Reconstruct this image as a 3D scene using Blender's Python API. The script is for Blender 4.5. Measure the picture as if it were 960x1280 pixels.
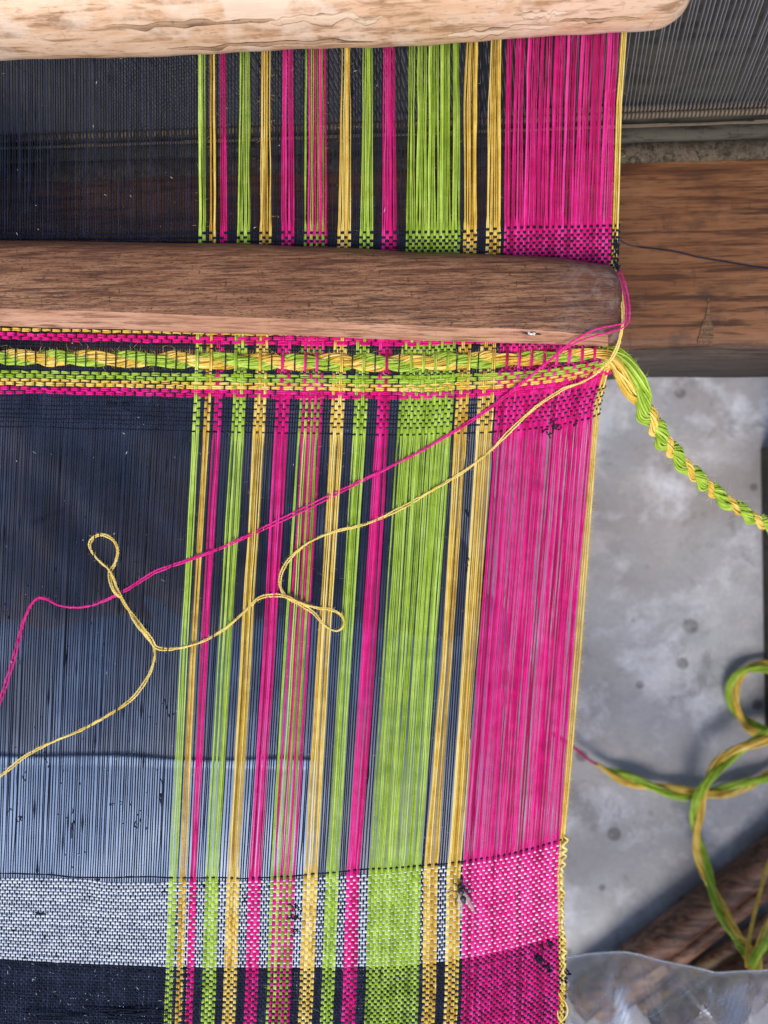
import bpy, math, random
import numpy as np
from mathutils import Matrix, Vector

random.seed(7)
RNG = np.random.default_rng(7)
SC = bpy.context.scene
COL = SC.collection
for _o in list(SC.objects):
    bpy.data.objects.remove(_o)

# ------------------------------------------------------------------ camera
W0, H0, FPX = 960.0, 1280.0, 963.0          # photograph's pixel frame and focal length in pixels
CAMH = 0.32                                  # lens height over the cloth (m)
NADIR = (545.0, 672.0)                       # where straight-down falls in the picture


def _norm(v):
    v = np.asarray(v, float)
    return v / np.linalg.norm(v)


_n = _norm([(NADIR[0] - W0 / 2) / FPX, -(NADIR[1] - H0 / 2) / FPX, -1.0])
_zc = -_n
_xc = np.array([1.0, 0, 0]) - _zc * _zc[0]
_xc = _norm(_xc)
_yc = np.cross(_zc, _xc)
ROT = np.array([_xc, _yc, _zc])              # camera -> world
CAM = np.array([0.0, 0.0, CAMH])
FWD = ROT @ np.array([0, 0, -1.0])


def ray(px, py):
    px = np.asarray(px, float); py = np.asarray(py, float)
    px, py = np.broadcast_arrays(px, py)
    d = np.stack([(px - W0 / 2) / FPX, -(py - H0 / 2) / FPX, -np.ones_like(px)], -1)
    return d @ ROT.T


def at(px, py, z=0.0):
    """point of the level plane at height z that the photograph shows at (px, py)"""
    d = ray(px, py)
    t = (np.asarray(z, float) - CAMH) / d[..., 2]
    return CAM + d * t[..., None]


def pxm(z=0.0):
    """metres per photograph pixel at height z"""
    return (CAMH - z) / FPX


cam_d = bpy.data.cameras.new("camera")
cam = bpy.data.objects.new("camera", cam_d)
COL.objects.link(cam)
m4 = Matrix([[*ROT[0], CAM[0]], [*ROT[1], CAM[1]], [*ROT[2], CAM[2]], [0, 0, 0, 1]])
cam.matrix_world = m4
cam_d.sensor_fit = 'VERTICAL'
cam_d.sensor_height = 36.0
cam_d.sensor_width = 27.0
cam_d.lens = FPX / H0 * 36.0
cam_d.clip_start = 0.01
cam_d.clip_end = 100.0
cam_d.dof.use_dof = True
cam_d.dof.focus_distance = float(np.dot(at(480, 700, 0.0) - CAM, FWD))
cam_d.dof.aperture_fstop = 8.6
SC.camera = cam

# ------------------------------------------------------------------ light
SUN_EL = 52.0
world = bpy.data.worlds.new("World")
SC.world = world
world.use_nodes = True
nt = world.node_tree
nt.nodes.clear()
sky = nt.nodes.new("ShaderNodeTexSky")
sky.sky_type = 'NISHITA'
sky.sun_disc = False
sky.sun_elevation = math.radians(SUN_EL)
sky.sun_rotation = math.radians(188)
bg = nt.nodes.new("ShaderNodeBackground")
bg.inputs[1].default_value = 0.105
wo = nt.nodes.new("ShaderNodeOutputWorld")
nt.links.new(sky.outputs[0], bg.inputs[0])
nt.links.new(bg.outputs[0], wo.inputs[0])
sun_d = bpy.data.lights.new("sun", 'SUN')
sun_d.energy = 2.0
sun_d.angle = math.radians(28)
sun_d.color = (1.0, 0.93, 0.84)
sun = bpy.data.objects.new("sun", sun_d)
sun.rotation_euler = (math.radians(90 - SUN_EL), 0, math.radians(-8))
COL.objects.link(sun)
SC.view_settings.view_transform = 'Standard'
SC.view_settings.look = 'None'
SC.view_settings.gamma = 1.0
SC.view_settings.use_curve_mapping = False
SC.view_settings.exposure = 0.68
SC.cycles.max_bounces = 8
SC.cycles.transparent_max_bounces = 16


# ------------------------------------------------------------------ mesh helpers
def mesh_obj(name, V, F, mat, parent=None, tint=None, smooth=True, label=None, kind=None):
    """V (n,3), F (m,4) or list of faces -> one mesh object"""
    V = np.asarray(V, np.float32)
    me = bpy.data.meshes.new(name)
    if isinstance(F, np.ndarray):
        m, k = F.shape
        me.vertices.add(len(V)); me.loops.add(m * k); me.polygons.add(m)
        me.vertices.foreach_set("co", V.ravel())
        me.loops.foreach_set("vertex_index", F.astype(np.int32).ravel())
        me.polygons.foreach_set("loop_start", np.arange(0, m * k, k, dtype=np.int32))
        me.polygons.foreach_set("loop_total", np.full(m, k, np.int32))
        me.update(calc_edges=True)
    else:
        me.from_pydata([tuple(v) for v in V], [], F)
    me.polygons.foreach_set("use_smooth", np.full(len(me.polygons), bool(smooth)))
    if tint is not None:
        a = me.attributes.new("tint", 'FLOAT', 'POINT')
        a.data.foreach_set("value", np.asarray(tint, np.float32))
    me.update()
    if mat is not None:
        me.materials.append(mat)
    o = bpy.data.objects.new(name, me)
    COL.objects.link(o)
    if parent is not None:
        o.parent = parent
    if label: o["label"] = label
    if kind: o["kind"] = kind
    return o


def thing(name, label, cat, loc=(0, 0, 0), group=None):
    o = bpy.data.objects.new(name, None)
    COL.objects.link(o)
    o.empty_display_size = 0.02
    o["label"] = label; o["category"] = cat
    if group: o["group"] = group
    return o


def tag(o, label, cat, group=None):
    o["label"] = label; o["category"] = cat
    if group: o["group"] = group
    return o


_FC = {}


def tube(P, r, k=6, rz=None, close=True):
    """tube along P; r lateral radius, rz radius across (towards the lens)"""
    P = np.asarray(P, float)
    n = len(P)
    r = np.broadcast_to(np.asarray(r, float), (n,)).copy()
    rz = r.copy() if rz is None else np.broadcast_to(np.asarray(rz, float), (n,)).copy()
    if close:
        r[0] *= .02; r[-1] *= .02; rz[0] *= .02; rz[-1] *= .02
    T = np.gradient(P, axis=0)
    T /= np.linalg.norm(T, axis=1)[:, None] + 1e-12
    ref = np.array([0, 0, 1.0])
    S = np.cross(T, ref)
    l = np.linalg.norm(S, axis=1)
    bad = l < .05
    if bad.any():
        S[bad] = np.cross(T[bad], np.array([1.0, 0, 0]))
        l = np.linalg.norm(S, axis=1)
    S /= l[:, None] + 1e-12
    U = np.cross(S, T)
    a = np.arange(k) * 2 * math.pi / k
    V = (P[:, None, :] + S[:, None, :] * (np.cos(a)[None, :, None] * r[:, None, None])
         + U[:, None, :] * (np.sin(a)[None, :, None] * rz[:, None, None]))
    key = (n, k)
    if key not in _FC:
        i = np.arange(n - 1)[:, None] * k
        j = np.arange(k)[None, :]
        j2 = (j + 1) % k
        _FC[key] = np.stack([i + j, i + j2, i + k + j2, i + k + j], -1).reshape(-1, 4)
    return V.reshape(-1, 3), _FC[key]


class Bag:
    """collects tubes for one mesh"""
    def __init__(s): s.V = []; s.F = []; s.T = []; s.n = 0

    def add(s, V, F, t=0.5):
        s.V.append(V); s.F.append(F + s.n)
        s.T.append(np.broadcast_to(np.asarray(t, float), (len(V),)))
        s.n += len(V)

    def tube(s, P, r, k=6, rz=None, t=0.5, close=True):
        V, F = tube(P, r, k, rz, close)
        s.add(V, F, t)

    def build(s, name, mat, parent=None, label=None, kind=None, smooth=True):
        if not s.V: return None
        return mesh_obj(name, np.concatenate(s.V), np.concatenate(s.F), mat, parent,
                        np.concatenate(s.T), smooth, label, kind)


def spline(pts, step=2.0):
    """Catmull-Rom through pts (n,d), resampled about every `step` units of the first two coordinates"""
    P = np.asarray(pts, float)
    A = np.vstack([2 * P[0] - P[1], P, 2 * P[-1] - P[-2]])
    out = []
    for i in range(1, len(A) - 2):
        p0, p1, p2, p3 = A[i - 1], A[i], A[i + 1], A[i + 2]
        n = max(2, int(np.linalg.norm((p2 - p1)[:2]) / step))
        t = np.linspace(0, 1, n, endpoint=False)[:, None]
        out.append(.5 * ((2 * p1) + (-p0 + p2) * t + (2 * p0 - 5 * p1 + 4 * p2 - p3) * t ** 2
                         + (-p0 + 3 * p1 - 3 * p2 + p3) * t ** 3))
    out.append(P[-1:])
    return np.concatenate(out)


def smooth_noise(n, every, rng=RNG):
    m = max(3, int(n / every) + 3)
    k = rng.standard_normal(m)
    x = np.linspace(0, m - 1.001, n)
    i = x.astype(int); f = x - i; f = f * f * (3 - 2 * f)
    return k[i] * (1 - f) + k[np.minimum(i + 1, m - 1)] * f


def box(x0, x1, y0, y1, z0, z1, bev=0.0):
    import bmesh
    bm = bmesh.new()
    bmesh.ops.create_cube(bm, size=1.0)
    for v in bm.verts:
        v.co = ((x0 + x1) / 2 + v.co.x * (x1 - x0), (y0 + y1) / 2 + v.co.y * (y1 - y0), (z0 + z1) / 2 + v.co.z * (z1 - z0))
    if bev:
        bmesh.ops.bevel(bm, geom=bm.edges[:], offset=bev, segments=2, profile=.6, affect='EDGES')
    V = np.array([v.co[:] for v in bm.verts]); bm.verts.index_update()
    F = [[v.index for v in f.verts] for f in bm.faces]
    bm.free()
    return V, F


# ------------------------------------------------------------------ materials
def new_mat(name):
    m = bpy.data.materials.new(name)
    m.use_nodes = True
    t = m.node_tree
    t.nodes.clear()
    out = t.nodes.new("ShaderNodeOutputMaterial")
    b = t.nodes.new("ShaderNodeBsdfPrincipled")
    t.links.new(b.outputs[0], out.inputs[0])
    return m, t, b, out


def N(t, typ, **kw):
    n = t.nodes.new(typ)
    for k, v in kw.items():
        if k.startswith("i_"):
            key = k[2:]
            n.inputs[int(key) if key.isdigit() else key].default_value = v
        else:
            setattr(n, k, v)
    return n


def ramp(t, fac, stops, interp='LINEAR'):
    r = t.nodes.new("ShaderNodeValToRGB")
    r.color_ramp.interpolation = interp
    els = r.color_ramp.elements
    while len(els) < len(stops): els.new(0.5)
    for e, (p, c) in zip(els, stops):
        e.position = p
        e.color = (c, c, c, 1) if isinstance(c, (int, float)) else (*c, 1)
    t.links.new(fac, r.inputs[0])
    return r.outputs[0]


def mixc(t, fac, a, b, mode='MIX'):
    n = t.nodes.new("ShaderNodeMix")
    n.data_type = 'RGBA'; n.blend_type = mode
    for sock, v in ((n.inputs[0], fac), (n.inputs[6], a), (n.inputs[7], b)):
        if hasattr(v, "is_linked") or hasattr(v, "links"):
            t.links.new(v, sock)
        elif isinstance(v, (int, float)):
            sock.default_value = v
        else:
            sock.default_value = (*v, 1)
    return n.outputs[2]


def noise(t, vec, scale, detail=4, rough=.55, dist=0.0):
    n = N(t, "ShaderNodeTexNoise")
    n.inputs["Scale"].default_value = scale
    n.inputs["Detail"].default_value = detail
    n.inputs["Roughness"].default_value = rough
    n.inputs["Distortion"].default_value = dist
    if vec is not None: t.links.new(vec, n.inputs["Vector"])
    return n.outputs[0]


def mapping(t, scale=(1, 1, 1), rot=(0, 0, 0), loc=(0, 0, 0)):
    tc = N(t, "ShaderNodeTexCoord")
    m = N(t, "ShaderNodeMapping")
    m.inputs["Scale"].default_value = scale
    m.inputs["Rotation"].default_value = rot
    m.inputs["Location"].default_value = loc
    t.links.new(tc.outputs["Object"], m.inputs["Vector"])
    return m.outputs[0]


def bump(t, b, h, strength=.3, dist=.001, prev=None):
    n = N(t, "ShaderNodeBump")
    n.inputs["Strength"].default_value = strength
    n.inputs["Distance"].default_value = dist
    t.links.new(h, n.inputs["Height"])
    if prev is not None: t.links.new(prev, n.inputs["Normal"])
    t.links.new(n.outputs[0], b.inputs["Normal"])
    return n.outputs[0]


def yarn_mat(name, dark, mid, light, rough=.85, sheen=.06, trans=0.0):
    m, t, b, out = new_mat(name)
    at_ = N(t, "ShaderNodeAttribute", attribute_name="tint")
    v = mapping(t)
    fine = noise(t, v, 1500, 3, .7)
    long = noise(t, v, 160, 2, .5)
    a = N(t, "ShaderNodeMath", operation='MULTIPLY_ADD', i_1=.55, i_2=-.27)
    t.links.new(fine, a.inputs[0])
    a2 = N(t, "ShaderNodeMath", operation='MULTIPLY_ADD', i_1=.8, i_2=-.4)
    t.links.new(long, a2.inputs[0])
    s = N(t, "ShaderNodeMath", operation='ADD'); t.links.new(at_.outputs["Fac"], s.inputs[0]); t.links.new(a.outputs[0], s.inputs[1])
    s2 = N(t, "ShaderNodeMath", operation='ADD', use_clamp=True); t.links.new(s.outputs[0], s2.inputs[0]); t.links.new(a2.outputs[0], s2.inputs[1])
    c = ramp(t, s2.outputs[0], [(.1, dark), (.5, mid), (.92, light)])
    t.links.new(c, b.inputs["Base Color"])
    b.inputs["Roughness"].default_value = rough
    b.inputs["Specular IOR Level"].default_value = .16
    b.inputs["Sheen Weight"].default_value = sheen
    b.inputs["Sheen Roughness"].default_value = .5
    bump(t, b, fine, .35, .0001)
    return m


M = {}
M['pink'] = yarn_mat("pink_yarn", (.42, .002, .10), (.72, .006, .20), (.84, .05, .34))
M['green'] = yarn_mat("green_yarn", (.17, .28, .010), (.35, .51, .045), (.55, .71, .14))
M['yellow'] = yarn_mat("yellow_yarn", (.48, .27, .025), (.78, .53, .085), (.90, .72, .26))
M['black'] = yarn_mat("black_yarn", (.004, .006, .015), (.008, .012, .030), (.024, .032, .068), .8, .05)
M['white'] = yarn_mat("white_yarn", (.46, .48, .53), (.68, .71, .77), (.84, .86, .90))
M['lilac'] = yarn_mat("faded_pink_yarn", (.35, .10, .38), (.52, .20, .52), (.66, .36, .66))
M['lint'] = yarn_mat("lint_fibre", (.5, .5, .5), (.7, .7, .7), (.8, .8, .8))


def wood_mat(name, cols, rotz=0.0, along=9.0, across=150.0, pore=.5, rough=.55, stain=None, bumpd=.0006, knots=False, spec=.4, seed=0.0, streak=None, xdark=None):
    m, t, b, out = new_mat(name)
    v = mapping(t, (along, across, across * .8), (0, 0, rotz), (seed, seed * .7, seed * .3))
    g = noise(t, v, 1.0, 6, .62, .35)
    v2 = mapping(t, (along * 5, across * 5, across * 4), (0, 0, rotz), (seed, 1, 2))
    f = noise(t, v2, 1.0, 3, .6)
    mx = N(t, "ShaderNodeMath", operation='MULTIPLY_ADD', i_1=.35); t.links.new(f, mx.inputs[0])
    sc = N(t, "ShaderNodeMath", operation='MULTIPLY', i_1=.72); t.links.new(g, sc.inputs[0])
    t.links.new(sc.outputs[0], mx.inputs[2])
    c = ramp(t, mx.outputs[0], [(.38, cols[0]), (.50, cols[1]), (.62, cols[2])])
    v5 = mapping(t, (along * 2.6, across * 2.4, across * 2), (0, 0, rotz), (seed + 5, 2, 0))
    st_ = noise(t, v5, 1.0, 4, .65, .25)
    c = mixc(t, ramp(t, st_, [(.38, .9), (.49, 0.0)]), c, tuple(x * .55 for x in cols[0]))
    c = mixc(t, ramp(t, st_, [(.53, 0.0), (.64, .8)]), c, cols[2])
    v6 = mapping(t, (along * 34, across * .45, across * .5), (0, 0, rotz), (seed + 8, 0, 0))
    ck = ramp(t, noise(t, v6, 1.0, 2, .5), [(.66, 0.0), (.72, pore * .8)])
    c = mixc(t, ck, c, tuple(x * .4 for x in cols[0]))
    # big colour drift
    v3 = mapping(t, (1, 2.2, 2), (0, 0, rotz), (seed, 0, 0))
    lo = noise(t, v3, 14, 3, .55)
    c = mixc(t, ramp(t, lo, [(.35, 0.0), (.7, .55)]), c, cols[3])
    # pores: short dark dashes along the grain
    v4 = mapping(t, (along * 16, across * 8, across * 6), (0, 0, rotz), (seed + 3, 0, 0))
    po = noise(t, v4, 1.0, 1, .5)
    pf = ramp(t, po, [(.62, 0.0), (.70, pore)])
    c = mixc(t, pf, c, tuple(x * .25 for x in cols[0]))
    if stain:
        for (scol, lo_, hi_, sca, amt) in stain:
            sn = noise(t, mapping(t, (1, 1.6, 1), (0, 0, rotz), (seed * 2.1, 1.7 * sca, 0)), sca, 5, .65)
            c = mixc(t, ramp(t, sn, [(lo_, 0.0), (hi_, amt)]), c, scol)
    if xdark:
        sx = N(t, "ShaderNodeSeparateXYZ"); t.links.new(mapping(t), sx.inputs[0])
        wn = noise(t, mapping(t), 45, 4, .6)
        ad = N(t, "ShaderNodeMath", operation='MULTIPLY_ADD', i_1=.05); t.links.new(wn, ad.inputs[0]); t.links.new(sx.outputs[0], ad.inputs[2])
        mr = N(t, "ShaderNodeMapRange"); mr.inputs[1].default_value = xdark[0]; mr.inputs[2].default_value = xdark[1]
        t.links.new(ad.outputs[0], mr.inputs[0])
        mm = N(t, "ShaderNodeMath", operation='MULTIPLY', i_1=xdark[3]); t.links.new(mr.outputs[0], mm.inputs[0])
        c = mixc(t, mm.outputs[0], c, xdark[2])
        sc2 = noise(t, mapping(t, loc=(.3, .1, 0)), 75, 7, .75, 1.5)
        s3 = N(t, "ShaderNodeMath", operation='MULTIPLY'); t.links.new(ramp(t, sc2, [(.50, 0.0), (.60, .55)]), s3.inputs[0]); t.links.new(mr.outputs[0], s3.inputs[1])
        c = mixc(t, s3.outputs[0], c, (.34, .25, .23))
    t.links.new(c, b.inputs["Base Color"])
    b.inputs["Roughness"].default_value = rough
    b.inputs["Specular IOR Level"].default_value = spec
    h = mixc(t, pf, mixc(t, .5, mx.outputs[0], st_), (0, 0, 0))
    bump(t, b, h, .55, bumpd)
    return m


M['stick_top'] = wood_mat("weathered_brown_wood", ((.070, .026, .011), (.180, .072, .031), (.36, .18, .090), (.17, .058, .025)),
                          rotz=math.radians(-2), along=26, across=520, pore=.95, rough=.62, bumpd=.0013,
                          stain=[((.10, .042, .028), .52, .68, 16, .7)], xdark=(.065, .105, (.085, .036, .030), .8))
M['stick_front'] = wood_mat("lit_pink_wood", ((.28, .13, .080), (.44, .225, .145), (.56, .32, .22), (.36, .17, .10)),  # front face painted paler, the light it catches put into the colour
                            rotz=math.radians(-2), along=18, across=300, pore=.25, rough=.5, bumpd=.0002,
                            stain=[((.20, .10, .06), .60, .72, 30, .8)])
M['pale'] = wood_mat("pale_debarked_wood", ((.50, .27, .14), (.68, .42, .26), (.78, .55, .39), (.66, .40, .24)),
                     rotz=math.radians(3.5), along=16, across=140, pore=.3, rough=.55, bumpd=.0004,
                     stain=[((.80, .62, .48), .50, .60, 34, .7), ((.42, .24, .12), .60, .68, 26, .6), ((.16, .11, .09), .68, .74, 24, .6)])
M['flake'] = wood_mat("peeling_inner_bark", ((.62, .40, .26), (.74, .53, .37), (.82, .63, .47), (.70, .47, .31)),
                      rotz=math.radians(3.5), along=20, across=160, pore=.3, rough=.6, bumpd=.0003)
M['flake_dark'] = wood_mat("brown_bark", ((.26, .14, .075), (.42, .25, .14), (.55, .36, .22), (.34, .20, .12)),
                           rotz=math.radians(3.5), along=20, across=160, pore=.5, rough=.7, bumpd=.0005)
M['beam'] = wood_mat("red_brown_beam_wood", ((.085, .031, .011), (.165, .066, .024), (.24, .108, .046), (.145, .050, .016)),
                     along=9, across=150, pore=.4, rough=.5, bumpd=.0004, seed=3.1,
                     stain=[((.035, .018, .010), .58, .70, 22, .75), ((.23, .12, .07), .60, .72, 60, .45)])
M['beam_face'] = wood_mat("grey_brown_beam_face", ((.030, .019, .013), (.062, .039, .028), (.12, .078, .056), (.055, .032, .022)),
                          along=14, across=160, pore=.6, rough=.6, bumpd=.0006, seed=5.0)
M['ledge'] = wood_mat("grey_dusty_wood", ((.024, .021, .014), (.042, .037, .027), (.065, .057, .042), (.034, .028, .021)),
                      along=14, across=90, pore=.5, rough=.8, bumpd=.0006, seed=9.0)
M['ledge_dust'] = wood_mat("dusty_wood_lip", ((.035, .025, .014), (.072, .053, .034), (.12, .09, .06), (.05, .036, .022)),
                           along=150, across=160, pore=.9, rough=.9, bumpd=.0008, seed=11.0)
M['splinter'] = wood_mat('torn_wood_fibre', ((.06, .03, .015), (.16, .085, .045), (.26, .16, .10), (.14, .065, .03)), rotz=math.radians(90), along=20, across=400, pore=.3, rough=.8)
M['rod'] = wood_mat("dark_red_brown_rod_wood", ((.038, .018, .012), (.115, .050, .030), (.24, .125, .08), (.06, .026, .017)),
                    rotz=math.radians(-40), along=8, across=90, pore=.6, rough=.45, bumpd=.0006, seed=2.0)
M['rod_tan'] = wood_mat("tan_cut_rod_wood", ((.14, .075, .04), (.28, .165, .09), (.42, .27, .16), (.20, .10, .06)),
                        rotz=math.radians(-40), along=8, across=90, pore=.6, rough=.5, bumpd=.0006, seed=2.6)


def simple_mat(name, col, rough=.5, metal=0.0, spec=.5, var=.25, scale=300):
    m, t, b, out = new_mat(name)
    n_ = noise(t, mapping(t), scale, 4, .6)
    c = mixc(t, n_, tuple(x * (1 - var) for x in col), tuple(min(1, x * (1 + var)) for x in col))
    t.links.new(c, b.inputs["Base Color"])
    b.inputs["Roughness"].default_value = rough
    b.inputs["Metallic"].default_value = metal
    b.inputs["Specular IOR Level"].default_value = spec
    return m


M['steel'] = simple_mat("dull_steel_wire", (.44, .42, .43), .42, .65, .5, .35, 90)
M['binding'] = simple_mat("reed_binding", (.15, .115, .08), .8, 0, .3, .4, 260)
M['binding_dark'] = simple_mat("reed_binding_dark", (.035, .028, .022), .8, 0, .3, .4, 260)
M['fly_body'] = simple_mat("fly_body", (.022, .021, .022), .45, 0, .5, .8, 1800)
M['fly_eye'] = simple_mat("fly_eye", (.05, .014, .01), .3, 0, .5, .3, 900)


def glassy_mat(name, tint, alpha, rough=.2):
    m, t, b, out = new_mat(name)
    tr = N(t, "ShaderNodeBsdfTransparent")
    b.inputs["Base Color"].default_value = (*tint, 1)
    b.inputs["Roughness"].default_value = rough
    n_ = noise(t, mapping(t), 500, 3, .6)
    f = ramp(t, n_, [(.3, alpha * .7), (.7, min(1, alpha * 1.4))])
    mx = N(t, "ShaderNodeMixShader")
    t.links.new(f, mx.inputs[0]); t.links.new(tr.outputs[0], mx.inputs[1]); t.links.new(b.outputs[0], mx.inputs[2])
    t.links.new(mx.outputs[0], out.inputs[0])
    return m


M['wing'] = glassy_mat("fly_wing", (.26, .24, .23), .40, .25)

# ------------------------------------------------------------------ ground
FZ = -0.32


def ground_material():
    m, t, b, out = new_mat("worn_concrete")
    v = mapping(t)
    big = noise(t, v, 9, 6, .62, .4)
    c = ramp(t, big, [(.32, (.28, .28, .30)), (.5, (.41, .415, .45)), (.68, (.55, .56, .60))])
    # pale scraped patches
    pt = noise(t, mapping(t, loc=(3.3, 1.2, 0)), 14, 8, .66, .15)
    c = mixc(t, ramp(t, pt, [(.53, 0.0), (.63, .75)]), c, (.66, .65, .67))
    # brownish drift
    br = noise(t, mapping(t, loc=(7.7, 5.2, 0)), 7, 3, .5)
    c = mixc(t, ramp(t, br, [(.45, 0.0), (.65, .5)]), c, (.29, .235, .205))
    # dark round drips
    vo = N(t, "ShaderNodeTexVoronoi"); vo.inputs["Scale"].default_value = 34
    t.links.new(v, vo.inputs["Vector"])
    pick = N(t, "ShaderNodeSeparateColor"); t.links.new(vo.outputs["Color"], pick.inputs[0])
    rad = N(t, "ShaderNodeMath", operation='MULTIPLY_ADD', i_1=.32, i_2=-.05); t.links.new(pick.outputs[0], rad.inputs[0])
    df = N(t, "ShaderNodeMath", operation='SUBTRACT'); t.links.new(rad.outputs[0], df.inputs[0]); t.links.new(vo.outputs["Distance"], df.inputs[1])
    c = mixc(t, ramp(t, df.outputs[0], [(0.0, 0.0), (.05, .72)]), c, (.10, .09, .085))
    p2 = noise(t, mapping(t, loc=(1.7, 6.2, 0)), 19, 8, .66, .1)
    c = mixc(t, ramp(t, p2, [(.52, 0.0), (.66, .75)]), c, (.72, .73, .80))
    p3 = noise(t, mapping(t, loc=(9.7, 2.2, 0)), 30, 6, .7, .4)
    c = mixc(t, ramp(t, p3, [(.58, 0.0), (.66, .55)]), c, (.20, .19, .19))
    grit = noise(t, v, 260, 4, .7)
    c = mixc(t, ramp(t, grit, [(.3, .22), (.7, 0.0)]), c, (.12, .115, .11))
    t.links.new(c, b.inputs["Base Color"])
    b.inputs["Roughness"].default_value = .5
    b.inputs["Specular IOR Level"].default_value = .5
    r = ramp(t, big, [(.3, .42), (.7, .62)])
    t.links.new(r, b.inputs["Roughness"])
    bump(t, b, mixc(t, .5, grit, big), .3, .0015)
    return m


M['floor'] = ground_material()
g = 6.0
ng = 2
fl = mesh_obj("floor", [(-g, -g, FZ), (g, -g, FZ), (g, g, FZ), (-g, g, FZ)], [[0, 1, 2, 3]], M['floor'], smooth=False)
fl["kind"] = "structure"


# ------------------------------------------------------------------ lofted sticks
def loft(rails, name, mat, parent=None, caps=True, mats=None, matfun=None):
    """rails: array (nstations, nring, 3), closed ring"""
    R_ = np.asarray(rails)
    ns, nr, _ = R_.shape
    V = R_.reshape(-1, 3)
    F = []
    for i in range(ns - 1):
        for j in range(nr):
            j2 = (j + 1) % nr
            F.append([i * nr + j, i * nr + j2, (i + 1) * nr + j2, (i + 1) * nr + j])
    nside = len(F)
    if caps:
        F.append(list(range(nr))[::-1])
        F.append([(ns - 1) * nr + j for j in range(nr)])
    # orient outward: check with first face against the ring centre
    o = mesh_obj(name, V, F, mat, parent)
    import bmesh
    bm = bmesh.new(); bm.from_mesh(o.data)
    bmesh.ops.recalc_face_normals(bm, faces=bm.faces[:])
    bm.to_mesh(o.data); bm.free()
    if mats:
        for mm in mats: o.data.materials.append(mm)
        for i in range(nside):
            o.data.polygons[i].material_index = matfun(i // nr, i % nr)
    return o


# ---- the flat stick lying on the cloth
def build_sword():
    xs = np.concatenate([np.linspace(-150, 700, 60), np.linspace(706, 760, 14)])
    top = np.interp(xs, [-150, 0, 300, 560, 700, 745, 800], [298, 303, 308, 318, 325, 332, 338])
    cre = np.interp(xs, [-150, 0, 240, 480, 640, 760, 800], [379, 385, 393, 405, 411, 419, 422])
    bot = np.interp(xs, [-150, 0, 280, 560, 740, 800], [401, 407.5, 417, 426.5, 432, 434])
    rr = np.random.default_rng(3)
    top = top + smooth_noise(len(xs), 6, rr) * .5
    cre = cre + smooth_noise(len(xs), 5, rr) * .8
    bot = bot + smooth_noise(len(xs), 6, rr) * .4
    st = []

    def ring(x, t, c, b_, zs):
        zt = .0135 * zs
        pts = [(x, t - 3, .0015), (x, t - 1.5, .006 * zs), (x, t, .010 * zs), (x, t + 4, zt - .0010 * zs), (x, t + 10, zt)]
        for f in (.25, .5, .75):
            pts.append((x, t + 10 + (c - 3 - t - 10) * f, zt + .0006 * zs))
        pts += [(x, c - 3, zt), (x, c, zt - .0006 * zs), (x, c + 2.0, zt - .0016 * zs), (x, (c + b_) / 2 + 1, zt - .0050 * zs), (x, b_ - 2.0, zt - .0088 * zs),
                (x, b_, .0038), (x, b_ - .5, .0015)]
        return [at(p[0], p[1], p[2]) for p in pts]
    for x, t_, c_, b_ in zip(xs, top, cre, bot):
        st.append(ring(x, t_, c_, b_, 1.0))
    # rounded right end
    t_, c_, b_ = top[-1], cre[-1], bot[-1]
    for x, dt, db, zs in ((767, 5, 0.5, .99), (772, 12, 2, .96), (775.5, 20, 6, .90), (777.5, 28, 11, .80), (778.5, 36, 16, .62)):
        st.append(ring(x, t_ + dt, c_ - db * .3, b_ - db, zs))
    nr = len(st[0])
    o = loft(np.array(st), "wooden_stick", M['stick_top'], mats=[M['stick_front']],
             matfun=lambda i, j: 1 if 9 <= j <= 13 and i < len(xs) - 1 else 0)
    tag(o, "flat brown weathered wooden stick with paler lower edge lying across the cloth", "stick")
    # crack with fluff in the pale edge
    bgm = Bag()
    for k in range(9):
        q = spline([(652 + k * 1.2, 416.5 + RNG.normal() * .8), (664 + RNG.normal() * 2, 416.5 + RNG.normal() * 1), (676 + RNG.normal() * 3, 418 + RNG.normal() * .6)], 3)
        bgm.tube(at(q[:, 0], q[:, 1], .0112 - .0003 * k / 9), .00025, 5, t=.2)
    bgm.build("crack", M['black'], o)
    bgl = Bag()
    for k in range(14):
        c0 = np.array([666 + RNG.normal() * 2.4, 417 + RNG.normal() * .9])
        bgl.tube(at(c0[0] + np.array([-1.6, 0, 1.6]), c0[1] + RNG.normal(size=3) * .6, .0118 + RNG.random() * .0006), .0003, 5, t=.8)
    bgl.build("lint", M['lint'], o)
    return o


stick = build_sword()


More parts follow.
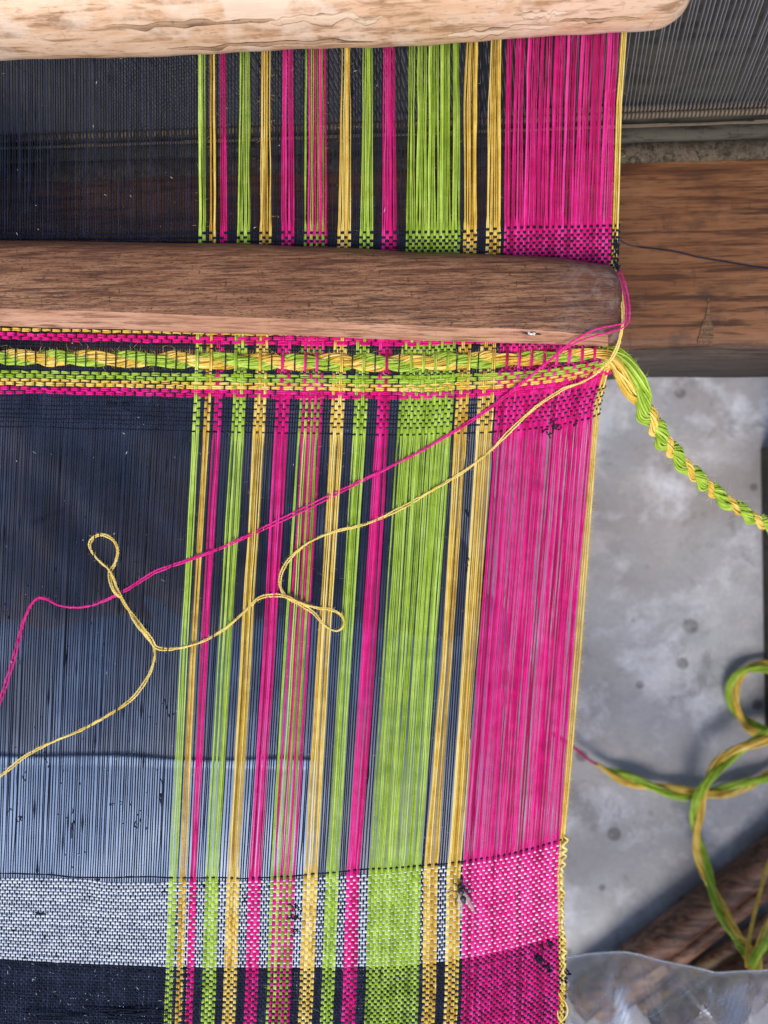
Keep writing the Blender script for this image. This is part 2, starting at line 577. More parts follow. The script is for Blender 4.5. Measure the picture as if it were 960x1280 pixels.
# ---- the pale rod at the top, above the warp
def build_pale_rod():
    zc = .032
    st = []
    rr = np.random.default_rng(5)
    xs = np.concatenate([np.linspace(-140, 830, 80), [838, 846, 853, 859, 863, 866, 868]])
    low = np.interp(xs, [-140, 0, 150, 300, 450, 600, 780, 840], [68, 62, 55, 50, 41, 34, 20.5, 15])
    n1 = smooth_noise(len(xs), 7, rr) * .9
    for i, x in enumerate(xs):
        lw = low[i] + n1[i]
        half = 66.0
        e = 1.0
        if x > 832: e = math.sqrt(max(.02, 1 - ((x - 832) / 37.0) ** 2 * .55)) if x < 866 else .55
        cy = lw - half
        ring = []
        s = pxm(zc)
        c = at(x, cy, zc)
        for k in range(28):
            a = 2 * math.pi * k / 28
            ca, sa = math.cos(a), math.sin(a)
            # rounded rectangle section (superellipse)
            p = 2.0 / 3.0
            yy = -math.copysign(abs(ca) ** p, ca) * half * s * e * .97
            zz = math.copysign(abs(sa) ** p, sa) * .021 * e
            wob = 1 + .012 * math.sin(x * .021 + a * 3) + .006 * math.sin(x * .09 + a * 5 + 1)
            ring.append((c[0], c[1] + yy * wob, c[2] + zz * wob))
        st.append(ring)
    o = loft(np.array(st), "wooden_rod", M['pale'])
    tag(o, "pale peeling rounded wooden rod across the top edge above the warp threads", "rod")
    # peeling bark: thin ragged plates hugging the rod's face
    pts = np.array(st)

    def proj(p):
        q2 = (p - CAM) @ ROT
        return W0 / 2 + FPX * q2[0] / -q2[2], H0 / 2 - FPX * q2[1] / -q2[2]

    def surf(x, d):
        """point on the rod's lens-facing side d photograph pixels above its lower outline"""
        i = int(np.clip(np.searchsorted(xs, x), 1, len(xs) - 1))
        f = (x - xs[i - 1]) / (xs[i] - xs[i - 1])
        ringp = pts[i - 1] * (1 - f) + pts[i] * f
        py_ = np.array([proj(p)[1] for p in ringp])
        j0 = int(np.argmax(py_))
        tgt = py_[j0] - d
        for st_ in range(14):
            a_, b_ = (j0 + st_) % 28, (j0 + st_ + 1) % 28
            if py_[a_] >= tgt >= py_[b_]:
                g_ = (py_[a_] - tgt) / max(1e-6, py_[a_] - py_[b_])
                p = ringp[a_] * (1 - g_) + ringp[b_] * g_
                break
        else:
            p = ringp[(j0 + 6) % 28]
        nrm = _norm(p - ringp.mean(0) + np.array([0, 0, 1e-4]))
        return p, nrm

    def flake(x0, x1, d0, d1, mat, name, seed, th=.0002):
        r2 = np.random.default_rng(seed)
        nx, nd = 40, 6
        V, F = [], []
        ed0 = smooth_noise(nx, 3.5, r2) * (d1 - d0) * .20
        ed1 = smooth_noise(nx, 3, r2) * (d1 - d0) * .20
        for layer in (0, 1):
            for i in range(nx):
                f = i / (nx - 1)
                w = math.sin(math.pi * min(1, max(0, f))) ** .45
                mid = (d0 + d1) / 2 + ed0[i] * .5
                lo_ = mid - (d1 - d0) / 2 * w + ed0[i] * w
                hi_ = mid + (d1 - d0) / 2 * w + ed1[i] * w
                for k in range(nd):
                    d = lo_ + (hi_ - lo_) * k / (nd - 1)
                    p, nm = surf(x0 + (x1 - x0) * f, max(1.5, d))
                    inner = 0.35 if k in (0, nd - 1) or i in (0, nx - 1) else 1.0
                    V.append(p + nm * (th * inner if layer else -.0006))
        q = nx * nd
        for i in range(nx - 1):
            for k in range(nd - 1):
                a = i * nd + k
                F.append([q + a, q + a + nd, q + a + nd + 1, q + a + 1])
        for i in range(nx - 1):
            for k in (0, nd - 1):
                a = i * nd + k
                F.append([a, a + nd, q + a + nd, q + a])
        for i in (0, nx - 1):
            for k in range(nd - 1):
                a = i * nd + k
                F.append([a, a + 1, q + a + 1, q + a])
        mesh_obj(name, np.array(V), F, mat, o)
    flake(138, 350, 34, 42, M['flake_dark'], "bark", 1, .0002)
    flake(200, 470, 6, 11, M['flake_dark'], "bark", 2, .0002)
    flake(340, 480, 30, 44, M['flake'], "bark", 5)
    flake(560, 700, 8, 17, M['flake'], "bark", 8)
    flake(640, 705, 24, 34, M['flake'], "bark", 11)
    flake(700, 800, 16, 21, M['flake_dark'], "bark", 12, .0003)
    return o


pale_rod = build_pale_rod()


# ------------------------------------------------------------------ beater: beam, ledges, reed
def build_beater():
    root = thing("loom_beater", "dark red brown loom beam holding the steel wire reed beneath the warp", "loom beater")
    BZ = -0.072
    x0 = at(-260, 300, BZ)[0]; x1 = at(1250, 300, BZ)[0]
    yb = at(700, 437, BZ)[1]                    # front top edge
    yt = at(700, 150, BZ)[1]
    # beam as a lofted bar with a worn front edge
    y478 = at(880, 478, -.148)[1]
    xs = np.linspace(x0, x1, 90)
    rr = np.random.default_rng(11)
    wa = smooth_noise(90, 8, rr) * .0005
    wz = smooth_noise(90, 10, rr) * .0004
    st = []
    for i, x in enumerate(xs):
        yf = yb + wa[i]
        ring = [(yf, -.148), (yf, -.085), (yf, BZ - .004), (yf + .0006, BZ - .0018), (yf + .0022, BZ - .0003), (yf + .008, BZ + wz[i]),
                (yf + .03, BZ + .0004), (yf + .06, BZ + wz[i] * .6), (yt + .10, BZ), (yt + .10, -.148)]
        st.append([(x, a, b) for a, b in ring])
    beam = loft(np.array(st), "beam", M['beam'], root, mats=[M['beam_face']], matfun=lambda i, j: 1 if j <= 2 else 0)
    # dusty lip and grey ledge behind it
    ya = at(700, 205, BZ + .002)[1]; yb2 = at(700, 179, BZ + .004)[1]; yc = at(700, 158, BZ + .006)[1]

    def bar(name, ylo, yhi, z0, z1, mat, par, seed, amp):
        r2 = np.random.default_rng(seed)
        n = 140
        xx = np.linspace(x0, x1, n)
        w1 = smooth_noise(n, 3, r2) * amp; w2 = smooth_noise(n, 5, r2) * amp * .4
        s_ = []
        for i, x in enumerate(xx):
            a = ylo + w1[i]
            s_.append([(x, a, z0), (x, a, z1 - .0009), (x, a + .0008, z1 + w2[i]), (x, (a + yhi) / 2, z1 + w2[i] * .5), (x, yhi, z1), (x, yhi, z0)])
        return loft(np.array(s_), name, mat, par)
    bar("lip", ya, yb2, BZ - .002, BZ + .002, M['ledge_dust'], root, 21, .0004)
    bar("ledge", yb2, yc, BZ - .002, BZ + .0045, M['ledge'], root, 22, .00015)
    bar("back_board", yc + .0004, yt + .12, BZ - .002, BZ + .0012, M['ledge'], root, 29, .0001)
    bar("groove_edge", yc - .0012, yc, BZ + .0040, BZ + .0056, M['binding'], root, 25, .00008)
    # reed
    reed_z = BZ + .0075
    p0 = at(700, 146, reed_z)
    wire_dir = -_norm(ray(700, 705))            # the beater leans a little
    pitch = 4.9 * pxm(reed_z)
    nw = int((x1 - x0) / pitch)
    baulk = Bag()
    L = .125
    bxs = np.linspace(x0, x1, 200)
    for dy, dz, r in ((-.0012, .0006, .0016), (.0024, .0006, .0016)):
        baulk.tube(np.stack([bxs, np.full(200, p0[1] + dy), np.full(200, reed_z + dz) + smooth_noise(200, 3) * .0001], -1), r, 8, t=.5)
    reed = baulk.build("reed", M['binding'], root, label="upright reed of thin steel wires bound with cord along its foot")
    # binding cord: a coil round the foot, one turn between each pair of wires
    coil = Bag()
    for i in range(nw):
        x = x0 + pitch * (i + .5)
        a = np.linspace(0, math.pi, 8)
        coil.tube(np.stack([np.full(8, x) + np.linspace(-.2, .2, 8) * pitch, p0[1] + .0006 - np.cos(a) * .0037, reed_z + .0004 + np.sin(a) * .0022], -1),
                  .00042 + .0001 * RNG.random(), 5, t=.2 + .4 * RNG.random())
    coil.build("binding", M['binding_dark'], reed)
    wires = Bag()
    r3 = np.random.default_rng(8)
    bx = np.array([[-1, -1], [1, -1], [1, 1], [-1, 1]], float)
    for i in range(nw + 1):
        x = x0 + pitch * i
        b0 = np.array([x, p0[1] + .0006, reed_z - .002])
        d = wire_dir + np.array([r3.normal() * .006, 0, 0])
        b1 = b0 + d * L
        tx = .00013; ty = .0011
        V = []
        for b_ in (b0, b1):
            for sx, sy in bx:
                V.append(b_ + np.array([sx * tx, sy * ty, 0]))
        F = np.array([[0, 1, 5, 4], [1, 2, 6, 5], [2, 3, 7, 6], [3, 0, 4, 7], [4, 5, 6, 7]])
        wires.add(np.array(V), F, r3.random())
    wires.build("wires", M['steel'], reed, kind="stuff", smooth=False)
    # splinter scar on the beam near its front edge
    sc_ = Bag()
    for k in range(16):
        f = (k / 15.0 - .5) * 2
        ya_ = 366 + abs(f) * 34 + RNG.random() * 8
        q = np.linspace(ya_, 427 + RNG.random() * 6, 8)
        w = (q - 362) / 70.0
        sc_.tube(at(886 + f * 9 * w - 5 * w ** 2 + np.linspace(0, 1, 8) * RNG.normal() * .8, q, BZ - .0001 + .0004 * RNG.random()), .00042 + .0003 * RNG.random(), 5, t=.3 + .5 * RNG.random())
    sc_.build("splinter", M['splinter'], root)
    return root, BZ


beater, BZ = build_beater()
# loose dark thread on the beam
q = spline([(770, 296), (783, 305), (800, 309), (840, 314), (870, 321), (905, 327), (940, 333), (985, 339)], 4)
th = Bag()
th.tube(at(q[:, 0], q[:, 1], np.interp(q[:, 0], [770, 800, 985], [-.02, BZ + .0012, BZ + .0012])), .00033, 5, t=.4)
o = th.build("loose_thread", M['black'])
tag(o, "single loose black thread trailing over the red brown beam", "thread")

# ------------------------------------------------------------------ the cloth
KY = np.array([60, 130, 300, 450, 506, 830, 1091, 1240], float)
STR = [  # colour, columns, left edges, right edges at KY
    ('green', 2, [247.5, 248, 248, 244, 242, 223.7, 211.7, 206.5], [256, 256, 257, 252.6, 250.6, 233, 221, 216]),
    ('yellow', 2, [261.5, 261.5, 261.5, 257.5, 255.6, 236.6, 224.4, 220], [268.5, 268.5, 270, 265.6, 263.7, 245.4, 232.8, 228.5]),
    ('pink', 2, [274.5, 274.6, 275, 270, 268, 250, 237.4, 233], [282.5, 283, 284.5, 280, 278, 259.6, 245.6, 242]),
    ('green', 4, [299.5, 299, 296, 292.5, 291, 271, 257, 252.5], [312, 312, 313, 309, 307, 288.8, 272.7, 270]),
    ('yellow', 4, [326, 325.6, 324, 319.4, 317.7, 299, 284, 279], [339.5, 339.6, 340, 335, 333, 315, 299.8, 296]),
    ('pink', 4, [353, 352.5, 352, 346.8, 344.8, 327.5, 311, 306.5], [366, 366.5, 368, 363.6, 362, 342.4, 326.3, 322.5]),
    ('mix', 8, [382, 381.6, 380, 376, 374.5, 354.6, 338.5, 334], [408, 408.5, 409.5, 405.3, 403.7, 385, 369, 364]),
    ('yellow', 4, [426, 425.3, 421.5, 416, 414, 394.5, 379.7, 374], [438, 438.5, 439, 433.1, 431, 411.5, 397.3, 392]),
    ('green', 4, [453.5, 453, 449.5, 444.7, 443, 423.7, 407.6, 402], [466, 466, 466.7, 461.5, 459.7, 439, 423.6, 418]),
    ('pink', 4, [479.5, 479, 477, 473.3, 472, 450, 433.4, 428.5], [493.5, 494, 496, 489.4, 487, 468.5, 449, 446]),
    ('green', 18, [510, 509, 507.5, 501, 498.7, 478, 461, 457], [575, 575.5, 575.5, 569.2, 567, 544, 526.4, 524]),
    ('yellow', 4, [582, 578.5, 579, 571.8, 569.3, 550.4, 529.3, 528], [597, 596, 596, 588.4, 585.6, 565, 546.8, 545]),
    ('yellow', 4, [612, 609.4, 607, 599.2, 596.4, 576, 558.5, 555.5], [626, 625.4, 626, 619.7, 617.4, 594.7, 575.4, 573]),
    ('pink', 34, [634, 632, 630, 624, 620, 596.6, 578.3, 577.5], [774, 770, 764, 757, 742, 715, 696, 699]),
    ('selvedge', 3, [775.5, 770.5, 765, 758, 743, 716, 697, 700], [783, 778, 772.5, 764, 749.5, 725.5, 702.5, 706]),
]
MIXC = ['green', 'pink', 'green', 'pink', 'green', 'pink', 'green', 'pink']
EXT = np.array([-40.0] + list(KY) + [1345.0])


def ext(vals):
    v = np.asarray(vals, float)
    a = v[0] + (v[0] - v[1]) / (KY[0] - KY[1]) * (EXT[0] - KY[0])
    b_ = v[-1] + (v[-1] - v[-3]) / (KY[-1] - KY[-3]) * (EXT[-1] - KY[-1])
    return np.concatenate([[a], v, [b_]])


columns = []          # dict(color, part, xs at EXT, r (px), black)
edges = [(ext(s[2]), ext(s[3])) for s in STR]
# left black field: pitch about 3.05
left = edges[0][0]
nb = 92
for i in range(nb, 0, -1):
    columns.append(dict(col='black', part='black_field', xs=left - (i - .35) * (3.02 + .14 * (left - 210) / 40), black=True))
for si, (s, (l, r_)) in enumerate(zip(STR, edges)):
    n = s[1]
    for k in range(n):
        f = (k + .5) / n
        c_ = s[0]
        if c_ == 'mix': c_ = MIXC[k]
        if c_ == 'selvedge': c_ = ('yellow', 'black', 'yellow')[k]
        columns.append(dict(col=c_, part=si, xs=l + (r_ - l) * f, black=(c_ == 'black'), edge=(s[0] == 'selvedge'), first=(k == 0), n=n))
    if si + 1 < len(STR):
        l2 = edges[si + 1][0]
        gap = (l2 - r_)[6]
        nb2 = max(0, int(round((gap - .3) / 3.05))) if si < 13 else 0
        if si == 0 or si == 1 or si == 10 or si == 12: nb2 = max(1, nb2)
        for k in range(nb2):
            columns.append(dict(col='black', part=('gap', si), xs=r_ + (l2 - r_) * (k + .5) / nb2, black=True))
NC = len(columns)


def colx(c, y):
    return np.interp(y, EXT, columns[c]['xs'])


# ---- weft rows: y as a function of x
XR = np.arange(-80, 801, 8.0)


def crv(xk, yk):
    # smooth interpolation of key points
    return np.interp(XR, *_sm(xk, yk))


def _sm(xk, yk):
    P = spline(np.stack([np.asarray(xk, float), np.asarray(yk, float)], -1), 4)
    return P[:, 0], P[:, 1]


ROPE = crv([-80, 0, 140, 280, 500, 560, 650, 745, 800], [443.5, 445.8, 448.5, 451, 453.5, 451.5, 448.5, 441.5, 437])
GD = np.interp(XR, [-80, 560, 640, 700, 735, 757, 800], [1, 1, .98, .90, .78, .60, .5])
FELL = crv([-80, 0, 100, 140, 210, 300, 400, 460, 500, 540, 580, 640, 690, 720], [1092, 1093.5, 1096, 1100, 1099.5, 1098.5, 1094, 1090, 1086.5, 1081, 1077.5, 1068, 1055, 1046])
CD = crv([-80, 0, 60, 120, 200, 300, 400, 457, 524, 575, 640, 700, 740], [1193, 1199, 1202.5, 1204.5, 1208, 1209.5, 1209.5, 1208.5, 1205, 1199, 1185, 1169, 1159])
FA = crv([-80, 100, 250, 500, 575, 640, 765, 800], [291, 291, 290.5, 289.5, 288.5, 284, 281, 280])
rows = []


def row(y, col, r, part, pat='plain', ph=0, amp=None, rz=None, x0=-80, x1=None, wr=1.0, extra=2.0, wob=.35):
    rows.append(dict(y=np.asarray(y, float) + smooth_noise(len(XR), 6) * wob, col=col, r=r, part=part, pat=pat, ph=ph, rz=rz or r, amp=amp, x0=x0, wr=wr, extra=extra))


for k in range(13):
    row(FA + 1 + 4.3 * k + (2.0 if k else 0), 'black', 1.6, 'upper', 'plain', k % 2, wr=1.02)
row(ROPE - 34.5 * GD, 'yellow', 1.9, 'head_yellow_top', 'float', 2, rz=1.3)
row(ROPE - 28.5 * GD, 'pink', 2.3, 'head_pink_top', 'float', 0, rz=1.6, wob=.5)
row(ROPE - 23.6 * GD, 'pink', 2.3, 'head_pink_top', 'float', 2, rz=1.6, wob=.5)
row(ROPE - 18.5 * GD, 'black', 1.0, 'head_black', 'plain', 0)
row(ROPE - 14.4 * GD, 'black', 1.0, 'head_black', 'plain', 1)
row(ROPE, 'rope', 10.5, 'rope', 'float', 0, amp=.0027)
row(ROPE + 13.0 * GD, 'black', 1.0, 'head_black', 'plain', 1)
row(ROPE + 15.2 * GD, 'black', 1.0, 'head_black', 'plain', 0)
row(ROPE + 18.2 * GD, 'green', 1.8, 'head_green', 'float', 2, rz=1.4)
row(ROPE + 23.2 * GD, 'green', 2.5, 'head_green', 'float', 0, rz=1.6)
row(ROPE + 28.6 * GD, 'yellow', 1.7, 'head_yellow', 'float', 2, rz=1.3)
row(ROPE + 33.2 * GD, 'yellow', 2.3, 'head_yellow', 'float', 0, rz=1.5)
row(ROPE + 38.6 * GD, 'pink', 2.2, 'head_pink', 'float', 2, rz=1.6, wob=.5)
row(ROPE + 43.2 * GD, 'pink', 2.2, 'head_pink', 'float', 0, rz=1.6, wob=.5)
for k in range(8):
    row(ROPE + (49.5 + 5.4 * k) * (GD * .5 + .5) + (1.0 if k == 7 else 0) * XR / 200, 'black', 1.0, 'lower', 'plain', k % 2, wr=1.05, wob=.5)
row(FELL - 1.5 + smooth_noise(len(XR), 9) * .8, 'black', .95, 'fell', 'plain', 1, wob=.9)
NCW = 25
for k in range(NCW):
    row(FELL + 4 + (CD - FELL - 6) * k / (NCW - 1), 'white', 1.5, 'white', 'plain', k % 2, rz=1.15, wr=1.01, wob=.35)
for k in range(38):
    row(CD + 1.5 + 3.75 * k, 'black', 1.5, 'dark', 'plain', (k + 1) % 2, rz=1.0, wr=1.12, wob=.3)
NR = len(rows)
YR = np.array([r_['y'] for r_ in rows])

PX0 = pxm(0.0)


def over(pat, ph, c):
    """+1 when the warp column passes over the weft row"""
    if pat == 'plain':
        return 1 if (c + ph) % 2 == 0 else -1
    return 1 if (c + ph) % 4 == 0 else -1


cloth = thing("woven_cloth", "striped pink, green, yellow and black handwoven cloth and warp stretched on the loom", "cloth")
EDGE_X = columns[-1]['xs']

bags = {}


def bagf(key): return bags.setdefault(key, Bag())


cross = {}            # (row, col) -> (y, weft z)
for c, cd in enumerate(columns):
    xc0 = cd['xs']
    black = cd['black']
    # crossings
    ys = np.empty(NR)
    for i in range(NR):
        y = np.interp(np.interp(600, EXT, xc0), XR, YR[i])
        for _ in range(3):
            y = np.interp(np.interp(y, EXT, xc0), XR, YR[i])
        ys[i] = y
    for i in range(1, NR):
        ys[i] = max(ys[i], ys[i - 1] + .8)
    raised = (c % 4 == 0)
    zup = (.0065 + .001 * RNG.normal()) if raised else (-.0025 - .003 * RNG.random())
    zlo = RNG.normal() * .0006 + (.0004 if c % 2 else -.0004)
    jit_u = RNG.normal() * (.45 if black else .35)
    jit_l = RNG.normal() * (.62 if black else .45)
    py, pz, pr, pj = [], [], [], []

    def add(y, z, r_=1.0, j=0.0):
        py.append(y); pz.append(z); pr.append(r_); pj.append(j)
    # upper free length
    for y in np.linspace(-40, ys[0] - 8, 36):
        f = np.clip((ys[0] - 8 - y) / 235.0, 0, 1.2)
        add(y, zup * (f if raised else f ** .8), 1.0, jit_u * min(1, f * 4))
    base_r = 0.80 if black else 1.0
    prev = None
    for i, rw in enumerate(rows):
        s = over(rw['pat'], rw['ph'], c)
        big = rw['r'] > 4
        rwz = (base_r if black else .95) * PX0
        if rw['amp'] is not None:
            za = s * rw['amp']
        else:
            tot = (rw['rz'] * PX0 + rwz)
            za = s * tot * .52
            if rw['part'] == 'white' and not black: za += .34 * PX0
            if rw['pat'] == 'float' and s < 0: za *= .5
            if rw['pat'] == 'float' and s > 0: za = tot * 1.15
        zw = -s * (rw['rz'] * PX0 + rwz) * .46 if rw['pat'] == 'plain' else 0.0
        cross[(i, c)] = (ys[i], zw)
        # free gap before this row?
        if prev is not None and ys[i] - prev > 20 and not big and i > 0:
            y0, y1 = prev + 4, ys[i] - 4
            nfree = int((y1 - y0) / 13) + 2
            for y in np.linspace(y0, y1, nfree):
                f = min(1, (y - y0) / 40, (y1 - y) / 40)
                add(y, zlo * f, 1.0, jit_l * f)
        if big:
            w = rw['r']
            for fy, fz in ((-.95, .35), (-.6, .78), (0, 1.0), (.6, .78), (.95, .35)):
                add(ys[i] + fy * w, za * fz, 1.0)
        else:
            if prev is not None and ys[i] - prev <= 20:
                add((prev + ys[i]) / 2, (pz[-1] + za) / 2, rw['wr'])
            add(ys[i], za, rw['wr'])
        prev = ys[i] + (rw['r'] if big else 0)
    py = np.array(py); pz = np.array(pz); pr = np.array(pr); pj = np.array(pj)
    o_ = np.argsort(py, kind='stable'); py, pz, pr, pj = py[o_], pz[o_], pr[o_], pj[o_]
    px = np.interp(py, EXT, xc0) + pj * np.sin(py * .006 + c * 1.7 + RNG.random()) + smooth_noise(len(py), 4) * .12
    tint0 = .5 + RNG.normal() * .14
    n = len(py)
    key = cd['part']
    if black:
        rad = np.where(py > np.interp(np.interp(1205, EXT, xc0), XR, CD), 1.85, np.where((py > 1040) & (pr == 1.01), 1.25, 1.0)) * base_r * PX0 * pr * (1 + .10 * smooth_noise(n, 3))
        # slubs
        if True:
            for _ in range(RNG.poisson(2.2)):
                k = RNG.integers(5, n - 5)
                rad[k] *= 1.5 + .9 * RNG.random()
                rad[k - 1] *= 1.2
        if cd['part'] == 'black_field' and True:
            pass
        bagf(key).tube(at(px, py, pz), rad, 6, t=np.repeat(np.clip(tint0 + smooth_noise(n, 8) * .12, .02, 1), 6))
    elif cd.get('edge'):
        bagf(key).tube(at(px, py, pz), 1.25 * PX0 * pr, 6, t=np.repeat(np.clip(tint0 + .15 + smooth_noise(n, 8) * .08, 0, 1), 6))
    else:
        wcol = (np.interp(py, EXT, edges[cd['part']][1]) - np.interp(py, EXT, edges[cd['part']][0])) / cd['n']
        if cd['n'] > 10:       # in the shed the threads gather in fours
            px = px - ((c % 4) - 1.5) * .20 * wcol * np.clip((272 - py) / 120, 0, 1)
        mixs = STR[cd['part']][0] == 'mix'
        woven = pr != 1.0
        for h in (-1, 1):
            sep = wcol * np.where((py < 285) & raised, .17, .23) * h
            jj = smooth_noise(n, 7) * .38 + RNG.normal() * .42
            jj = np.where(np.abs(pj) > 0, jj, jj * .25)
            rad = np.clip(wcol * .26, .5, 1.1) * PX0 * (1 + .07 * smooth_noise(n, 3)) * np.where(woven, np.where((py > 1040) & (py < np.interp(px, XR, CD)), 1.40, np.where(py > 1040, 1.16, 1.08)), np.where(py < 300, (1.10 if raised else .78), .94 if cd['col'] == 'pink' else .89))
            bagf((key, cd['col']) if mixs else key).tube(at(px + sep + jj, py, pz + smooth_noise(n, 9) * .00015 + (RNG.normal() * .00025) * (pj != 0)), rad, 6,
                           t=np.repeat(np.clip(tint0 + RNG.normal() * .11 + smooth_noise(n, 8) * .14, 0, 1), 6))

NAMES = {'green': 'green warp stripe', 'yellow': 'yellow warp stripe', 'pink': 'pink warp stripe'}
for key, bgm in bags.items():
    if key == 'black_field':
        bgm.build("warp_field", M['black'], cloth, label="plain field of thin black warp threads")
    elif isinstance(key, tuple) and key[0] == 'gap':
        bgm.build("black_stripe", M['black'], cloth)
    elif isinstance(key, tuple):
        bgm.build("warp_stripe", M[key[1]], cloth, label="%s threads of the mixed green and pink stripe" % {'green': 'green', 'pink': 'pink', 'lilac': 'faded lilac'}[key[1]])
    else:
        s = STR[key]
        if s[0] == 'selvedge':
            bgm.build("selvedge", M['yellow'], cloth, label="yellow selvedge threads")
        else:
            wide = s[1] > 10
            bgm.build("warp_stripe", M[s[0]], cloth, label=("wide " if wide else "narrow ") + NAMES[s[0]])

# ---- the cloth goes on past the frame: to the left, and down to the weaver
def panel(px0, px1, py0, py1, mat, z, label=None):
    n_ = 24
    V, F = [], []
    for j in range(n_):
        y = py0 + (py1 - py0) * j / (n_ - 1)
        for f in (0, 1):
            a_, b_2 = px0(y), px1(y)
            V.append(at(a_ + (b_2 - a_) * f, y, z + .0005))
        for f in (1, 0):
            a_, b_2 = px0(y), px1(y)
            V.append(at(a_ + (b_2 - a_) * f, y, z - .0005))
    for j in range(n_ - 1):
        for k in range(4):
            F.append([j * 4 + k, j * 4 + (k + 1) % 4, (j + 1) * 4 + (k + 1) % 4, (j + 1) * 4 + k])
    F.append([0, 1, 2, 3]); F.append([(n_ - 1) * 4 + k for k in (3, 2, 1, 0)])
    mesh_obj("woven_panel", np.array(V), F, mat, cloth, smooth=False, label=label)


def _ex(v):
    return lambda y: float(v[-1] + (v[-1] - v[-3]) / (EXT[-1] - EXT[-3]) * (y - EXT[-1])) if y > EXT[-1] else float(np.interp(y, EXT, v))


panel(lambda y: -760.0, lambda y: float(np.interp(y, EXT, columns[0]['xs'])) - 4, 60, 1345, M['black'], 0)
panel(lambda y: -760.0, _ex(edges[-1][1]), 1346, 1900, M['black'], -.0008)
for s_, (l_, r_e) in zip(STR, edges):
    panel(_ex(l_), _ex(r_e), 1346, 1900, M['pink' if s_[0] == 'mix' else 'yellow' if s_[0] == 'selvedge' else s_[0]], .0004)

# ---- wefts
wb = {}
XLAST = {}
for i, rw in enumerate(rows):
    if rw['col'] == 'rope': continue
    xs_, ys_, zs_, rs_ = [], [], [], []
    for c in range(NC):
        y, zw = cross[(i, c)]
        x = colx(c, y)
        if x < -70: continue
        s = over(rw['pat'], rw['ph'], c)
        if rw['pat'] == 'float':
            if s > 0:
                zs = -.9 * rw['rz'] * PX0 + RNG.normal() * .00003
                w = 1.2
                xs_ += [x - w, x, x + w]; ys_ += [y, y, y]; zs_ += [zs * .7, zs, zs * .7]
            else:
                xs_.append(x); ys_.append(y); zs_.append(.9 * rw['rz'] * PX0)
        else:
            xs_.append(x); ys_.append(y); zs_.append(zw)
            rs_.append(1.0 if rw['col'] != 'white' else {'black': 1.12, 'pink': .88, 'lilac': .9}.get(columns[c]['col'], .66))
            if rw['part'] == 'dark': rs_[-1] = 1.12 if columns[c]['black'] else 1.0
    xs_, ys_, zs_ = map(np.array, (xs_, ys_, zs_))
    # midpoints
    X = np.empty(2 * len(xs_) - 1); Y = X.copy(); Z = X.copy()
    X[::2] = xs_; X[1::2] = (xs_[1:] + xs_[:-1]) / 2
    Y[::2] = ys_; Y[1::2] = (ys_[1:] + ys_[:-1]) / 2
    Z[::2] = zs_; Z[1::2] = (zs_[1:] + zs_[:-1]) / 2
    # turn at the selvedge
    xe, ye = X[-1], Y[-1]
    dn = 1.8 if i % 2 else -1.8
    X = np.concatenate([X, [xe + 1.8, xe + 2.6, xe + 1.6]]); Y = np.concatenate([Y, [ye + dn * .2, ye + dn, ye + dn * 1.7]]); Z = np.concatenate([Z, [0, 0, 0]])
    n = len(X)
    wrad = np.interp(np.arange(n), np.arange(len(rs_)) * 2, rs_) if rs_ else np.ones(n)
    plies = 2 if rw['pat'] == 'float' else 1
    for h in range(plies):
        off = 0 if plies == 1 else (h - .5) * rw['r'] * .95
        rad = wrad * rw['r'] * PX0 * (1 if plies == 1 else .58) * (1 + .13 * smooth_noise(n, 3))
        dj = smooth_noise(n, 5) * (.38 if plies == 2 else .15)
        wb.setdefault((rw['part'], rw['col']), Bag()).tube(
            at(X, Y + off + dj, Z), rad, 6, rz=rad * (rw['rz'] / rw['r']),
            t=np.repeat(np.clip(.5 + RNG.normal() * .08 + smooth_noise(n, 12) * .10, 0, 1), 6))
WN = {'upper': ("weft_band", "black weft rows woven above the stick"), 'head_yellow_top': ("weft_row", "yellow weft row under the stick"),
      'head_pink_top': ("weft_row", "pink weft rows above the thick cord"), 'head_black': ("weft_row", "black weft rows beside the thick cord"),
      'head_green': ("weft_row", "green weft rows below the thick cord"), 'head_yellow': ("weft_row", "yellow weft rows below the green ones"),
      'head_pink': ("weft_row", "pink weft rows at the bottom of the border"), 'lower': ("weft_band", "sparse black weft rows below the border"),
      'fell': ("weft_row", "single loose black weft along the white band"), 'white': ("weft_band", "white weft band giving a salt and pepper check"),
      'dark': ("weft_band", "black weft band at the bottom of the cloth")}
for (part, colr), bgm in wb.items():
    nm, lb = WN[part]
    bgm.build(nm, M[colr], cloth, label=lb)

# ---- selvedge loops, slub knots, fuzz and lint (parts of the cloth)
sb = Bag()
y = 1046.0
pts = []
k = 0
while y < 1345:
    xe = float(np.interp(y, EXT, EDGE_X))
    a = 2.6 + RNG.normal() * 1.1
    pts.append((xe - .6 + RNG.normal() * .5, y, .0012)); pts.append((xe + a, y + 3.6 + RNG.normal() * .7, .0006))
    y += 8.2 + RNG.normal() * 1.8
pts = [p for p in pts if not (1240 < p[1] < 1276)]
q = spline([p for p in pts if p[1] <= 1245], 1.5)
sb.tube(at(q[:, 0], q[:, 1], q[:, 2]), 1.7 * PX0 * (1 + .2 * smooth_noise(len(q), 5)), 6, t=np.repeat(np.clip(.72 + .2 * smooth_noise(len(q), 9), 0, 1), 6))
q = spline([p for p in pts if p[1] > 1270], 1.5)
sb.tube(at(q[:, 0], q[:, 1], q[:, 2]), 1.7 * PX0 * (1 + .2 * smooth_noise(len(q), 5)), 6, t=np.repeat(np.clip(.72 + .2 * smooth_noise(len(q), 9), 0, 1), 6))
